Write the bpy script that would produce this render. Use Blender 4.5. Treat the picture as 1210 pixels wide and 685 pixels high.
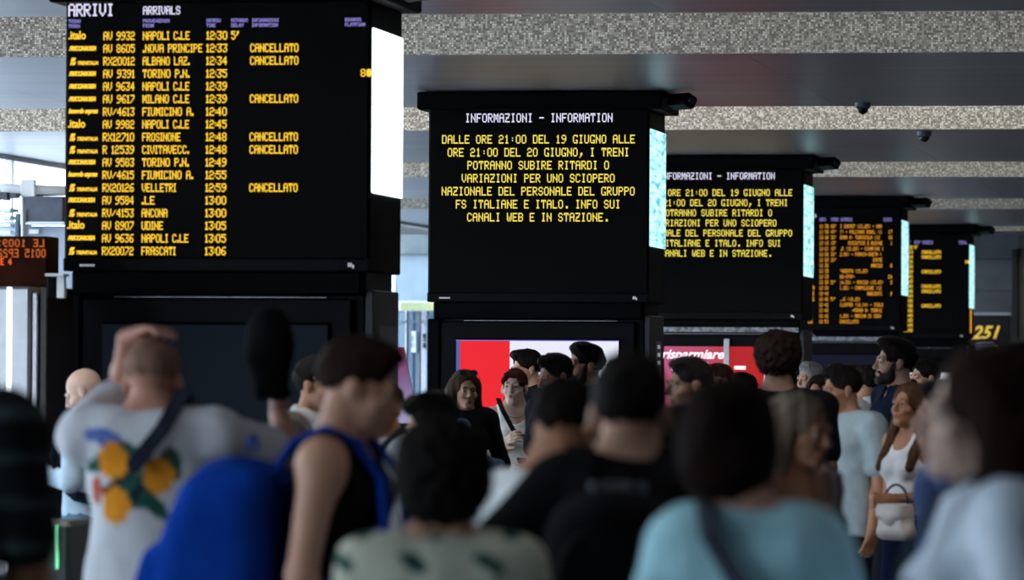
import bpy, math, random
import numpy as np
from mathutils import Matrix, Vector
for o in list(bpy.data.objects): bpy.data.objects.remove(o, do_unlink=True)
sc = bpy.context.scene
COL = sc.collection
R = math.radians
# ---------------------------------------------------------------- camera
FPX, YAW, PITCH, ROLL, CAMZ, HOR = 6000.0, R(9.28), math.atan(100.5/6000), .0055, 1.6, 443.0
cd = bpy.data.cameras.new('camera'); cam = bpy.data.objects.new('camera', cd); COL.objects.link(cam)
cd.sensor_width = 36; cd.lens = FPX/1210*36; cd.clip_end = 300; cd.clip_start = .5
CM = Matrix.Translation((0, 0, CAMZ)) @ Matrix.Rotation(YAW, 4, 'Z') @ Matrix.Rotation(R(90)+PITCH, 4, 'X') @ Matrix.Rotation(ROLL, 4, 'Z')
cam.matrix_world = CM
cd.dof.use_dof = True; cd.dof.focus_distance = 36.0; cd.dof.aperture_fstop = 4.5; cd.dof.aperture_blades = 9
sc.camera = cam
def P(px, py, d):
    return CM @ Vector(((px-605)/FPX*d, -(py-342.5)/FPX*d, -d))
# ---------------------------------------------------------------- world, lights, exposure
w = bpy.data.worlds.new('sky'); sc.world = w; w.use_nodes = True
wn = w.node_tree; wn.nodes.clear()
wo = wn.nodes.new('ShaderNodeOutputWorld'); wb = wn.nodes.new('ShaderNodeBackground')
wb.inputs[0].default_value = (.80, .90, 1, 1); wb.inputs[1].default_value = 8.0
wn.links.new(wb.outputs[0], wo.inputs[0])
def area(name, loc, rot, sx, sy, power, col):
    l = bpy.data.lights.new(name, 'AREA'); l.shape = 'RECTANGLE'; l.size = sx; l.size_y = sy; l.energy = power; l.color = col
    o = bpy.data.objects.new(name, l); o.location = loc; o.rotation_euler = rot; COL.objects.link(o); return o
LAMP_Y = [(29.9, 18), (40.3, 170), (50.6, 80), (60.9, 60), (71.2, 60)]
for y, p in LAMP_Y:       # lamps in the ceiling recesses, behind each beam, shining on the mosaic faces
    area('recess_lamp', (-4, y+.25, 4.5), (R(62), 0, 0), 19, .3, p, (1, .95, .87))
for y, p in ((10.8, 60), (21.2, 280), (31.4, 110), (41.8, 90), (52.2, 70)):      # unseen fill lamps added in the recesses to brighten the crowd
    area('recess_fill', (-5, y, 4.85), (0, 0, 0), 17, .5, p, (1, .97, .93))
sc.view_settings.view_transform = 'Standard'; sc.view_settings.look = 'None'
sc.view_settings.exposure = 0; sc.view_settings.gamma = 1; sc.view_settings.use_curve_mapping = False
# ---------------------------------------------------------------- materials
MC = {}
def nodes(name):
    m = bpy.data.materials.new(name); m.use_nodes = True; nt = m.node_tree
    return m, nt, nt.nodes['Principled BSDF']
def mat(name, col, rough=.6, metal=0, noise=.15, scale=30, bump=0, spec=.5, stretch=(1, 1, 1), coat=0):
    if name in MC: return MC[name]
    m, nt, b = nodes(name); N = nt.nodes.new; L = nt.links.new
    tc = N('ShaderNodeTexCoord'); mp = N('ShaderNodeMapping'); mp.inputs['Scale'].default_value = stretch
    nz = N('ShaderNodeTexNoise'); nz.inputs['Scale'].default_value = scale; nz.inputs['Detail'].default_value = 4
    L(tc.outputs['Object'], mp.inputs[0]); L(mp.outputs[0], nz.inputs[0])
    cr = N('ShaderNodeValToRGB'); c = col
    cr.color_ramp.elements[0].position = .3; cr.color_ramp.elements[1].position = .7
    cr.color_ramp.elements[0].color = (c[0]*(1-noise), c[1]*(1-noise), c[2]*(1-noise), 1)
    cr.color_ramp.elements[1].color = (min(1, c[0]*(1+noise)), min(1, c[1]*(1+noise)), min(1, c[2]*(1+noise)), 1)
    L(nz.outputs[0], cr.inputs[0]); L(cr.outputs[0], b.inputs['Base Color'])
    b.inputs['Roughness'].default_value = rough; b.inputs['Metallic'].default_value = metal
    b.inputs['Specular IOR Level'].default_value = spec; b.inputs['Coat Weight'].default_value = coat
    if bump:
        bp = N('ShaderNodeBump'); bp.inputs['Strength'].default_value = bump; bp.inputs['Distance'].default_value = .01
        L(nz.outputs[0], bp.inputs['Height']); L(bp.outputs[0], b.inputs['Normal'])
    MC[name] = m; return m
def emit(name, col, st=1.0, base=(.01, .01, .01)):
    if name in MC: return MC[name]
    m, nt, b = nodes(name)
    b.inputs['Base Color'].default_value = (*base, 1); b.inputs['Emission Color'].default_value = (*col, 1)
    b.inputs['Emission Strength'].default_value = st; b.inputs['Roughness'].default_value = .6; b.inputs['Specular IOR Level'].default_value = .1
    MC[name] = m; return m
def glassmat(name, col, rough=.05, alpha=.25):
    if name in MC: return MC[name]
    m, nt, b = nodes(name); N = nt.nodes.new; L = nt.links.new
    out = nt.nodes['Material Output']; tr = N('ShaderNodeBsdfTransparent'); tr.inputs[0].default_value = (*col, 1)
    gl = N('ShaderNodeBsdfGlossy'); gl.inputs['Roughness'].default_value = rough; gl.inputs[0].default_value = (*col, 1)
    mx = N('ShaderNodeMixShader'); mx.inputs[0].default_value = alpha
    L(tr.outputs[0], mx.inputs[1]); L(gl.outputs[0], mx.inputs[2]); L(mx.outputs[0], out.inputs[0])
    MC[name] = m; return m
def cloth(col, name=None):
    k = name or 'fabric_%d_%d_%d' % tuple(int(c*255) for c in col)
    return mat(k, col, rough=.95, noise=.12, scale=14, bump=.25, spec=.05)
def vcloth(name):
    if name in MC: return MC[name]
    m, nt, b = nodes(name); a = nt.nodes.new('ShaderNodeAttribute'); a.attribute_name = 'Col'
    nt.links.new(a.outputs[0], b.inputs['Base Color']); b.inputs['Roughness'].default_value = .95; b.inputs['Specular IOR Level'].default_value = .15
    MC[name] = m; return m
def skinmat(t):
    c = {'light': (.50, .27, .18), 'pale': (.62, .41, .32), 'tan': (.36, .17, .095), 'dark': (.16, .08, .05), 'red': (.50, .24, .17)}[t]
    return mat('skin_'+t, c, rough=.55, noise=.1, scale=18, spec=.35)
def mosaic():
    m, nt, b = nodes('mosaic_tiles'); N = nt.nodes.new; L = nt.links.new
    tc = N('ShaderNodeTexCoord'); T = .0152
    sn = N('ShaderNodeVectorMath'); sn.operation = 'SNAP'; sn.inputs[1].default_value = (T, T, T)
    ad = N('ShaderNodeVectorMath'); ad.operation = 'ADD'; ad.inputs[1].default_value = (.0031, .0031, .0031)
    L(tc.outputs['Object'], ad.inputs[0]); L(ad.outputs[0], sn.inputs[0])
    wnz = N('ShaderNodeTexWhiteNoise'); L(sn.outputs[0], wnz.inputs[0])
    cr = N('ShaderNodeValToRGB'); e = cr.color_ramp.elements
    cr.color_ramp.interpolation = 'CONSTANT'
    e[0].color = (.20, .19, .165, 1); e[1].position = .22; e[1].color = (.34, .325, .285, 1)
    for p_, c_ in ((.45, (.50, .48, .42)), (.68, (.66, .635, .57)), (.86, (.88, .86, .79))):
        q = e.new(p_); q.color = (*c_, 1)
    L(wnz.outputs[0], cr.inputs[0])
    fr = N('ShaderNodeVectorMath'); fr.operation = 'FRACTION'; sc_ = N('ShaderNodeVectorMath'); sc_.operation = 'SCALE'; sc_.inputs['Scale'].default_value = 1/T
    L(ad.outputs[0], sc_.inputs[0]); L(sc_.outputs[0], fr.inputs[0])
    sp = N('ShaderNodeSeparateXYZ'); L(fr.outputs[0], sp.inputs[0])
    mn = N('ShaderNodeMath'); mn.operation = 'MINIMUM'; L(sp.outputs[0], mn.inputs[0]); L(sp.outputs[2], mn.inputs[1])
    gt = N('ShaderNodeMath'); gt.operation = 'GREATER_THAN'; gt.inputs[1].default_value = .14; L(mn.outputs[0], gt.inputs[0])
    mx = N('ShaderNodeMix'); mx.data_type = 'RGBA'; mx.inputs[6].default_value = (.30, .28, .24, 1)
    L(gt.outputs[0], mx.inputs[0]); L(cr.outputs[0], mx.inputs[7]); L(mx.outputs[2], b.inputs['Base Color'])
    b.inputs['Roughness'].default_value = .45
    bp = N('ShaderNodeBump'); bp.inputs['Strength'].default_value = .4; bp.inputs['Distance'].default_value = .002
    L(gt.outputs[0], bp.inputs['Height']); L(bp.outputs[0], b.inputs['Normal'])
    return m
BLK = mat('black_cladding', (.003, .0033, .004), rough=.4, noise=.3, scale=8, spec=.07)
BLK2 = mat('black_matte_housing', (.002, .002, .0025), rough=.6, noise=.3, scale=8, spec=.05)
SCRN = mat('dark_display_glass', (.006, .0052, .0052), rough=.6, noise=.1, scale=60, spec=.04)
SIDE = mat('brown_black_side_cladding', (.035, .030, .034), rough=.5, noise=.2, scale=10)
BEAM = mat('brushed_beam_panel', (.40, .40, .44), rough=.34, metal=.3, noise=.16, scale=2.2, stretch=(.25, 3, 1), bump=.04)
ALU = mat('brushed_aluminium', (.5, .51, .53), rough=.35, metal=.8, noise=.08, scale=12)
WHT = mat('white_painted_steel', (.75, .78, .80), rough=.5, noise=.05, scale=5)
YEL = emit('amber_led', (1.0, .60, .035), 1.25)
YEL2 = emit('yellow_led', (1.0, .80, .10), 1.0)
ORG = emit('orange_led', (1.0, .42, .03), 1.15)
WLED = emit('white_led', (.80, .78, 1.0), 1.0)
PLED = emit('violet_led', (.42, .36, 1.0), .85)
# ---------------------------------------------------------------- mesh helpers
def tag(o, label=None, cat=None, group=None, kind=None):
    if label: o['label'] = label
    if cat: o['category'] = cat
    if group: o['group'] = group
    if kind: o['kind'] = kind
    return o
def empty(name, loc, rz=0, label=None, cat=None, group=None):
    o = bpy.data.objects.new(name, None); o.empty_display_size = .2; COL.objects.link(o)
    o.location = loc; o.rotation_euler = (0, 0, rz); return tag(o, label, cat, group)
def link(name, me, m=None, parent=None, smooth=False):
    o = bpy.data.objects.new(name, me); COL.objects.link(o)
    if m: me.materials.append(m)
    if smooth: me.polygons.foreach_set('use_smooth', [True]*len(me.polygons))
    if parent: o.parent = parent
    return o
class MB:
    def __init__(s): s.v = []; s.f = []
    def box(s, x0, x1, y0, y1, z0, z1, bev=0):
        if bev:
            b = min(bev, (x1-x0)/2.01, (y1-y0)/2.01, (z1-z0)/2.01); n = len(s.v); ids = {}
            for i, x in enumerate((x0, x1)):
                for j, y in enumerate((y0, y1)):
                    for k, z in enumerate((z0, z1)):
                        sx, sy, sz = (1-2*i)*b, (1-2*j)*b, (1-2*k)*b
                        for a in range(3):
                            ids[i, j, k, a] = len(s.v)
                            s.v.append((x+(sx if a != 0 else 0), y+(sy if a != 1 else 0), z+(sz if a != 2 else 0)))
            for i in (0, 1):
                s.f.append([ids[i, j, k, 0] for j, k in ((0, 0), (1, 0), (1, 1), (0, 1))])
                s.f.append([ids[j, i, k, 1] for j, k in ((0, 0), (1, 0), (1, 1), (0, 1))])
                s.f.append([ids[j, k, i, 2] for j, k in ((0, 0), (1, 0), (1, 1), (0, 1))])
                for j in (0, 1):
                    s.f.append([ids[i, j, 0, 0], ids[i, j, 1, 0], ids[i, j, 1, 1], ids[i, j, 0, 1]])
                    s.f.append([ids[i, 0, j, 0], ids[i, 1, j, 0], ids[i, 1, j, 2], ids[i, 0, j, 2]])
                    s.f.append([ids[0, i, j, 1], ids[1, i, j, 1], ids[1, i, j, 2], ids[0, i, j, 2]])
                    for k in (0, 1): s.f.append([ids[i, j, k, 0], ids[i, j, k, 1], ids[i, j, k, 2]])
            return s
        n = len(s.v)
        s.v += [(x, y, z) for x in (x0, x1) for y in (y0, y1) for z in (z0, z1)]
        s.f += [[n+a for a in q] for q in ((0, 1, 3, 2), (4, 6, 7, 5), (0, 4, 5, 1), (2, 3, 7, 6), (0, 2, 6, 4), (1, 5, 7, 3))]
        return s
    def quad(s, a, b, c, d): n = len(s.v); s.v += [a, b, c, d]; s.f.append([n, n+1, n+2, n+3]); return s
    def tube(s, pts, r, n=8, caps=True):
        pts = [Vector(p) for p in pts]; base = len(s.v); rr = r if isinstance(r, (list, tuple)) else [r]*len(pts)
        u = None
        for i, p in enumerate(pts):
            t = (pts[min(i+1, len(pts)-1)]-pts[max(i-1, 0)]).normalized()
            if u is None: u = t.orthogonal().normalized()
            u = (u-t*u.dot(t)).normalized(); v = t.cross(u)
            for k in range(n):
                a = 2*math.pi*k/n; s.v.append(tuple(p+(u*math.cos(a)+v*math.sin(a))*rr[i]))
        for i in range(len(pts)-1):
            for k in range(n):
                s.f.append([base+i*n+k, base+i*n+(k+1) % n, base+(i+1)*n+(k+1) % n, base+(i+1)*n+k])
        if caps:
            s.f.append([base+k for k in range(n)][::-1]); s.f.append([base+(len(pts)-1)*n+k for k in range(n)])
        return s
    def ribbon(s, pts, nrm, wd, th):       # flat strap: pts with outward normals
        pts = [Vector(p) for p in pts]; base = len(s.v)
        for i, p in enumerate(pts):
            t = (pts[min(i+1, len(pts)-1)]-pts[max(i-1, 0)]).normalized(); nn = Vector(nrm[i]).normalized()
            sd = t.cross(nn).normalized()
            for a, b in ((-1, 0), (1, 0), (1, 1), (-1, 1)): s.v.append(tuple(p+sd*a*wd/2+nn*b*th))
        for i in range(len(pts)-1):
            for k in range(4): s.f.append([base+i*4+k, base+i*4+(k+1) % 4, base+i*4+4+(k+1) % 4, base+i*4+4+k])
        s.f.append([base, base+1, base+2, base+3][::-1]); n = base+4*(len(pts)-1); s.f.append([n, n+1, n+2, n+3]); return s
    def build(s, name, m, parent=None, smooth=False, **t):
        import bmesh
        me = bpy.data.meshes.new(name); me.from_pydata(s.v, [], s.f); me.update()
        bm = bmesh.new(); bm.from_mesh(me); bmesh.ops.recalc_face_normals(bm, faces=bm.faces); bm.to_mesh(me); bm.free()
        return tag(link(name, me, m, parent, smooth), **t)
def lathe(prof, n=20):
    m = MB()
    for r, z in prof:
        for k in range(n): a = 2*math.pi*k/n; m.v.append((r*math.cos(a), r*math.sin(a), z))
    for i in range(len(prof)-1):
        for k in range(n): m.f.append([i*n+k, i*n+(k+1) % n, (i+1)*n+(k+1) % n, (i+1)*n+k])
    m.f.append(list(range(n))); m.f.append([(len(prof)-1)*n+k for k in range(n)]); return m
# ---- LED lettering
FONT = dict(zip("!\"#$%&'()*+,-./0123456789:ABCDEFGHIJKLMNOPQRSTUVWXYZ", ["00005F0000","0007000700","147F147F14","242A7F2A12","2313086462","3649562050","0008070300","001C224100","0041221C00","2A1C7F1C2A","08083E0808","0080703000","0808080808","0000606000","2010080402","3E4141413E","00427F4000","7249494946","2141494D33","1814127F10","2745454539","3C4A494931","4121110907","3649494936","464949291E","0000140000","7E0909097E","7F49494936","3E41414122","7F4141413E","7F49494941","7F09090901","3E41415173","7F0808087F","00417F4100","2040413F01","7F08142241","7F40404040","7F021C027F","7F0408107F","3E4141413E","7F09090906","3E4151215E","7F09192946","2649494932","03017F0103","3F4040403F","1F2040201F","3F4038403F","6314081463","0304780403","6159494D43"]))
FONT['@'] = "3E7F7F7F3E"
def led(txt, x, z, h, m, parent, y=0, pitch=None, w_=None, prop=False, bold=.25, name='led_lettering', flip=False):
    """dot matrix text on the plane y, left x, centre z, height h"""
    mb = MB(); py = h/7; pxw = (w_ or h*.55)/5; cx = x
    for ch in txt:
        if ch == ' ': cx += (pitch or pxw*6)*(.8 if prop else 1); continue
        g = FONT.get(ch.upper())
        if not g: cx += pxw*3; continue
        cols = [int(g[i:i+2], 16) for i in range(0, 10, 2)]
        if prop:
            while cols and cols[0] == 0: cols.pop(0)
            while cols and cols[-1] == 0: cols.pop()
        for i, c in enumerate(cols):
            r = 0
            while r < 8:
                if c >> r & 1:
                    r2 = r
                    while r2 < 8 and c >> r2 & 1: r2 += 1
                    a, b = cx+i*pxw-pxw*bold*.5, cx+(i+1)*pxw+pxw*bold*.5; t, u = z+h/2-r*py, z+h/2-r2*py
                    mb.quad((a, y, u), (b, y, u), (b, y, t), (a, y, t)); r = r2
                else: r += 1
        cx += (len(cols)+1.05)*pxw if prop else (pitch or pxw*6)
    if flip:
        mb.v = [(2*x-v[0], v[1], v[2]) for v in mb.v]
    if mb.f: return mb.build(name, m, parent)
def font(txt, size, m, parent, loc, rot=(R(90), 0, 0), shear=0, ext=.002, bold=0, align='LEFT', name='lettering', width=None):
    c = bpy.data.curves.new(name, 'FONT'); c.body = txt; c.size = size; c.shear = shear; c.extrude = ext; c.offset = bold; c.align_x = align; c.resolution_u = 3
    o = bpy.data.objects.new('t', c); COL.objects.link(o)
    me = bpy.data.meshes.new_from_object(o.evaluated_get(bpy.context.evaluated_depsgraph_get()))
    bpy.data.objects.remove(o)
    if width:
        xs = [v.co.x for v in me.vertices]; k = width/(max(xs)-min(xs))
        for v in me.vertices: v.co.x *= k
    q = link(name, me, None, parent); me.materials.clear(); me.materials.append(m)
    q.location = loc; q.rotation_euler = rot; return q
# ================================================================ SETTING
ZC = CAMZ + 2.13
XL, XR, YF, YB = -12.9, 7.0, -9.0, 75.4
FLOOR = mat('polished_stone_floor', (.06, .058, .056), rough=.3, noise=.2, scale=1.5)
MB().box(XL, XR, YF, YB+.3, -.2, 0).build('floor', FLOOR, kind='structure')
MB().box(XL, XR, YF, YB+.3, ZC+1.25, ZC+1.4).build('ceiling', mat('recess_plaster', (.5, .49, .46), noise=.05, scale=3), kind='structure')
MOS = mosaic()
fronts = [-8.0, 2.4, 12.7, 23.0, 33.3, 43.6, 53.95, 64.2, 74.0]
for i, y in enumerate(fronts):
    y1 = min(y+(6.5 if y < 60 else 7.2), YB+.3)
    bmz = MB().box(XL, XR, y, y1, ZC+.012, ZC+1.25).build('trim_%d' % (2*i+1), BEAM, kind='structure')
    MB().box(XL, XR, y-.03, y, ZC, ZC+1.25).build('trim_%d' % (2*i+2), MOS, kind='structure')
    pm = MB().box(0, 2.98, 0, (y1-y)-.01, ZC, ZC+.012).v
    nx = int((XR-XL)/3)
    me = None
    for k in range(nx+1):                     # the smooth underside is laid in wide sheets with fine joints
        x0 = XL+k*3; x1 = min(x0+2.995, XR)
        if x1-x0 < .3: continue
        q = MB().box(x0, x1, y, y1-.004, ZC-.002, ZC+.012).build('soffit_panel', BEAM, bmz)
GREY = mat('grey_wall_panel', (.125, .135, .15), rough=.6, noise=.18, scale=3)
MB().box(-16, XR, YB+.06, YB+.3, 0, ZC+1.3).build('wall_back', mat('dark_joint', (.03, .03, .03)), kind='structure')
wb_ = bpy.data.objects['wall_back']
z = 0
for r_ in range(8):
    x = -9.6
    while x < -3.6:
        MB().box(x+.004, min(x+.996, -3.6), YB, YB+.06, z+.004, z+.476, bev=.004).build('wall_panel', GREY, wb_)
        x += 1.0
    z += .48
MB().box(XR, XR+.3, YF, YB+.3, 0, ZC+1.4).build('wall_right', mat('dark_right_wall', (.12, .12, .13), noise=.1, scale=2), kind='structure')
MB().box(XL-4, XR+.3, YF-.3, YF, 0, ZC+1.4).build('wall_front', mat('dark_right_wall', (.2, .2, .2)), kind='structure')
# glazed left side towards the platforms
fr = MB(); yy = YF
while yy < YB:
    fr.box(XL-.06, XL+.02, yy-.03, yy+.03, 0, ZC-.01); yy += 4.1
fr.box(XL-.06, XL+.02, YF, YB, ZC-.05, ZC+.02)
wl = fr.build('wall_left', WHT, kind='structure')
MB().box(XL-.03, XL-.02, YF, YB, 0, ZC-.03).build('glass_pane', glassmat('clear_glazing', (.93, .97, 1), alpha=.06), wl)
MB().box(XL-.1, XL, YF, YB+.3, ZC+.02, ZC+1.4).build('trim_40', WHT, kind='structure')
MB().box(XL-60, XL-.06, YF, YB+40, -.25, -.05).build('ground', mat('platform_concrete', (.3, .31, .32), noise=.1, scale=1), kind='structure')
# dark square column at the far right of the back wall
c = P(1198, 300, 75.2)
MB().box(c.x-.01, c.x+.07, YB-.25, YB-.001, 0, ZC-.23).build('trim_41', mat('column_dark', (.02, .02, .02)), kind='structure')
MB().box(c.x+.08, c.x+.9, YB-.2, YB-.001, 0, ZC+1.2).build('trim_42', mat('olive_grey_panel', (.10, .10, .085), noise=.2, scale=4), kind='structure')
# ================================================================ DISPLAY PILLARS
XP = -5.935; HB = .836
def Z(dz): return CAMZ+dz
ROWS = [("i", "AV 9932", "NAPOLI C.LE", "12:30", "5'", 0), ("f", "AV 8605", ".NOVA PRINCIPE", "12:33", "", 1), ("t", "RX20012", "ALBANO LAZ.", "12:34", "", 1),
 ("f", "AV 9391", "TORINO P.N.", "12:35", "", 0), ("f", "AV 9634", "NAPOLI C.LE", "12:39", "", 0), ("f", "AV 9617", "MILANO C.LE", "12:39", "", 1),
 ("l", "RV/4613", "FIUMICINO A.", "12:40", "", 0), ("i", "AV 9982", "NAPOLI C.LE", "12:45", "", 0), ("t", "RX12710", "FROSINONE", "12:48", "", 1),
 ("t", "R 12539", "CIVITAVECC.", "12:48", "", 1), ("f", "AV 9583", "TORINO P.N.", "12:49", "", 0), ("l", "RV/4615", "FIUMICINO A.", "12:55", "", 0),
 ("t", "RX20126", "VELLETRI", "12:59", "", 1), ("f", "AV 9584", ".LE", "13:00", "", 0), ("t", "RV/4153", "ANCONA", "13:00", "", 0),
 ("i", "AV 8907", "UDINE", "13:05", "", 0), ("f", "AV 9636", "NAPOLI C.LE", "13:05", "", 0), ("t", "RX20072", "FRASCATI", "13:06", "", 0)]
S1 = 221.2
def u1(px): return (px-253)/S1
def v1(py): return Z((443-py)/S1)
def ledx(txt, px, py, hpx, wpx, m, root, y, S=S1, **k):
    """fit text to run from px for wpx pixels"""
    n = 0; prop = k.pop('prop', True)
    for ch in txt:
        if ch == ' ': n += 4.8; continue
        g = FONT.get(ch)
        cols = [int(g[i:i+2], 16) for i in range(0, 10, 2)]
        while cols[0] == 0: cols.pop(0)
        while cols[-1] == 0: cols.pop()
        n += len(cols)+1.05
    return led(txt, u1(px), v1(py), hpx/S, m, root, y=y, w_=wpx/S/(n-1)*5, prop=True, **k)
def arrivals(root, y, full=True):
    led("ARRIVI", u1(72), v1(12.5), 15/S1, WLED, root, y=y, pitch=9.4/S1, w_=8/S1, bold=.35, name='heading_lettering')
    ledx("ARRIVALS", 163, 13.5, 10, 45, WLED, root, y, bold=.4, name='heading_lettering')
    for a, b, x, wa, wb2 in (("TRENO", "TRAIN", 72, 15, 14), ("PROVENIENZA", "FROM", 163, 32, 13), ("ORARIO", "TIME", 240, 17, 11), ("RITARDO", "DELAY", 270, 20, 15), ("INFORMAZIONI", "INFORMATION", 295, 32, 31), ("BINARIO", "PLATFORM", 407, 19, 24)):
        ledx(a, x, 25.8, 4.2, wa, PLED, root, y, bold=.2, name='column_heading'); ledx(b, x, 31.6, 4.2, wb2, PLED, root, y, bold=.2, name='column_heading')
    for i, (lg, num, dest, t, dl, can) in enumerate(ROWS):
        py = 43.5+15*i
        ledx(num, 115, py, 10, 38, YEL, root, y, bold=.3, name='train_number')
        nw = 5.15*len(dest)
        ledx(dest, 163, py, 10, nw, YEL, root, y, bold=.3, name='place_name')
        ledx(t, 240, py, 10, 25, YEL, root, y, bold=.3, name='departure_time' if 0 else 'arrival_time')
        if dl: ledx(dl, 270, py, 10, 9, YEL, root, y, bold=.3, name='delay_figure')
        if can: ledx("CANCELLATO", 293, py, 10, 58, YEL, root, y, bold=.3, name='cancelled_notice')
        if lg == 'i': font(".italo", .062, YEL, root, (u1(72), y, v1(py+3.5)), bold=.0012, width=21/S1, name='operator_mark')
        elif lg == 'f': font("FRECCIAROSSA", .032, YEL, root, (u1(73), y, v1(py+2)), shear=.5, bold=.0018, width=33/S1, name='operator_mark')
        elif lg == 'l': font("leonardo express", .036, YEL, root, (u1(73), y, v1(py+1.5)), shear=.4, bold=.0018, width=36/S1, name='operator_mark')
        else:
            font("TRENITALIA", .027, YEL, root, (u1(83), y, v1(py+4)), shear=.3, bold=.001, width=25/S1, name='operator_mark')
            m = MB(); x0, z0 = u1(74), v1(py+4.5)
            for a, b_, h0, h1 in ((0, .012, 0, .018), (.004, .03, .02, .040), (.012, .03, 0, .018)):
                m.quad((x0+a, y, z0+h0), (x0+b_-.004, y, z0+h0), (x0+b_+.006, y, z0+h1), (x0+a+.008, y, z0+h1))
            m.build('operator_emblem', YEL, root)
        if i == 3: ledx("8@", 426, py, 9, 13, YEL, root, y, bold=.3, name='platform_number')
LINES = ["DALLE ORE 21:00 DEL 19 GIUGNO ALLE", "ORE 21:00 DEL 20 GIUGNO, I TRENI", "POTRANNO SUBIRE RITARDI O", "VARIAZIONI PER UNO SCIOPERO", "NAZIONALE DEL PERSONALE DEL GRUPPO", "FS ITALIANE E ITALO. INFO SUI", "CANALI WEB E IN STAZIONE."]
def info(root, y):
    S2 = 157.9; p = 6.82/S2
    t = "INFORMAZIONI - INFORMATION"; led(t, (641-640)/S2-len(t)*p/2, Z((443-139)/S2), 10.6/S2, WLED, root, y=y, pitch=p, w_=5.5/S2, bold=.15, name='heading_lettering')
    for i, t in enumerate(LINES):
        led(t, .003-len(t)*p/2, Z((443-164.3-15.35*i)/S2), 10.2/S2, YEL2, root, y=y, pitch=p, w_=5.5/S2, bold=.12, name='message_line')
DEP = [("..O.", "11:30", "60'", "I CERVET (12.25) - SAN", ""), ("..LE", "11:56", "40'", "7) - FALCIANO MOND. (1", "17"), ("", "12:06", "30'", "ERMA A: TORRICOLA (12", "16"), ("..A.", "12:10", "15'", "EXECUTIVE E BUSINE", "1"),
 ("..Z.", "12:21", "15'", ".E (12.29) - CIAMPINO (", ""), ("", "12:26", "30'", "2.56) - FORMIA-GAETA (", ""), ("", "12:28", "10'", "CASTE", ""), ("..E", "12:30", "", "AMBIEN", "6"), ("", "12:35", "", "'ABERTA (15.05)", ""),
 ("..A.", "12:35", "", "NO-STOP-", "24"), ("..A.", "12:36", "5'", "14.58) - ROVIGO (15.43)", "3"), ("ETA", "12:36", "", "1.52) - CAMPOLEONE (12", ""), ("..E", "12:40", "", "AMBIENTI", "9"), ("..E", "12:40", "5'", "..E (18.20)", ""),
 ("", "12:42", "", "ILWATER (14.14) - ISOLE", ""), ("", "12:42", "", "-FERMA A: TORRIC", ""), ("..C.", "12:42", "", "1.29) - MARINA DI CERV", ""), ("..LE", "12:50", "", "CANCELLATO", "")]
def departures(root, y):
    S4 = 102.0; u = lambda px: (px-987)/S4; v = lambda py: Z((443-py)/S4)
    def L(t, px, py, wpx, m=ORG, nm='train_entry'):
        led(t, u(px), v(py), 4.3/S4, m, root, y=y, w_=wpx/S4/(len(t)*1.0)*.74, pitch=wpx/S4/len(t), bold=0, name=nm)
    L("PARTENZE", 905, 250, 36, WLED, 'heading_lettering'); L("DEPARTURES", 945, 250, 26, WLED, 'heading_lettering')
    for t, x, w1 in (("ORARIO", 974, 8), ("RITARDO", 988, 9), ("INFORMAZIONI", 999, 15), ("BINARIO", 1051, 10)):
        L(t, x, 254.5, w1, PLED, 'column_heading'); 
    for i, (a, t, dl, inf, pl) in enumerate(DEP):
        py = 262.5+6.72*i
        L("AV 9%d" % (400+i*37), 918, py, 22, ORG, 'train_number')
        if a: L(a, 966-5*len(a)+8, py, 3.3*len(a), ORG, 'place_name')
        L(t, 974, py, 11.5)
        if dl: L(dl, 988, py, 6.5)
        rt = inf in ("CASTE", "AMBIEN", "AMBIENTI", "EXECUTIVE E BUSINE", "-FERMA A: TORRIC")
        wd = 2.28*len(inf); L(inf, 1050-wd if rt else 999, py, wd)
        if pl: L(pl, 1062-2.6*len(pl), py, 2.6*len(pl))
SIDEM = None
def side_mat(white):
    nm = 'side_screen_white' if white else 'side_screen_timetable'
    if nm in MC: return MC[nm]
    m, nt, b = nodes(nm); N = nt.nodes.new; L = nt.links.new
    b.inputs['Base Color'].default_value = (.01, .01, .01, 1)
    if white:
        b.inputs['Emission Color'].default_value = (.80, .95, 1, 1); b.inputs['Emission Strength'].default_value = 2.6
    else:
        tc = N('ShaderNodeTexCoord'); mp = N('ShaderNodeMapping'); mp.inputs['Scale'].default_value = (1, 3, 22); nz = N('ShaderNodeTexNoise'); nz.inputs['Scale'].default_value = 1.1
        nz.inputs['Detail'].default_value = 3
        L(tc.outputs['Object'], mp.inputs[0]); L(mp.outputs[0], nz.inputs[0]); cr = N('ShaderNodeValToRGB'); e = cr.color_ramp.elements
        e[0].position = .33; e[0].color = (.14, .52, .58, 1); e[1].position = .62; e[1].color = (.70, 1, 1, 1); q = e.new(.46); q.color = (.42, .88, .92, 1)
        L(nz.outputs[0], cr.inputs[0]); L(cr.outputs[0], b.inputs['Emission Color']); b.inputs['Emission Strength'].default_value = 1.15
    MC[nm] = m; return m
RED = emit('red_advert_panel', (.95, .02, .03), .9); WAD = emit('white_advert_panel', (.86, .88, 1.0), .95)
DARKSCR = emit('idle_blue_screen', (.0035, .006, .011), .9, (.004, .005, .006))
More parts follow.
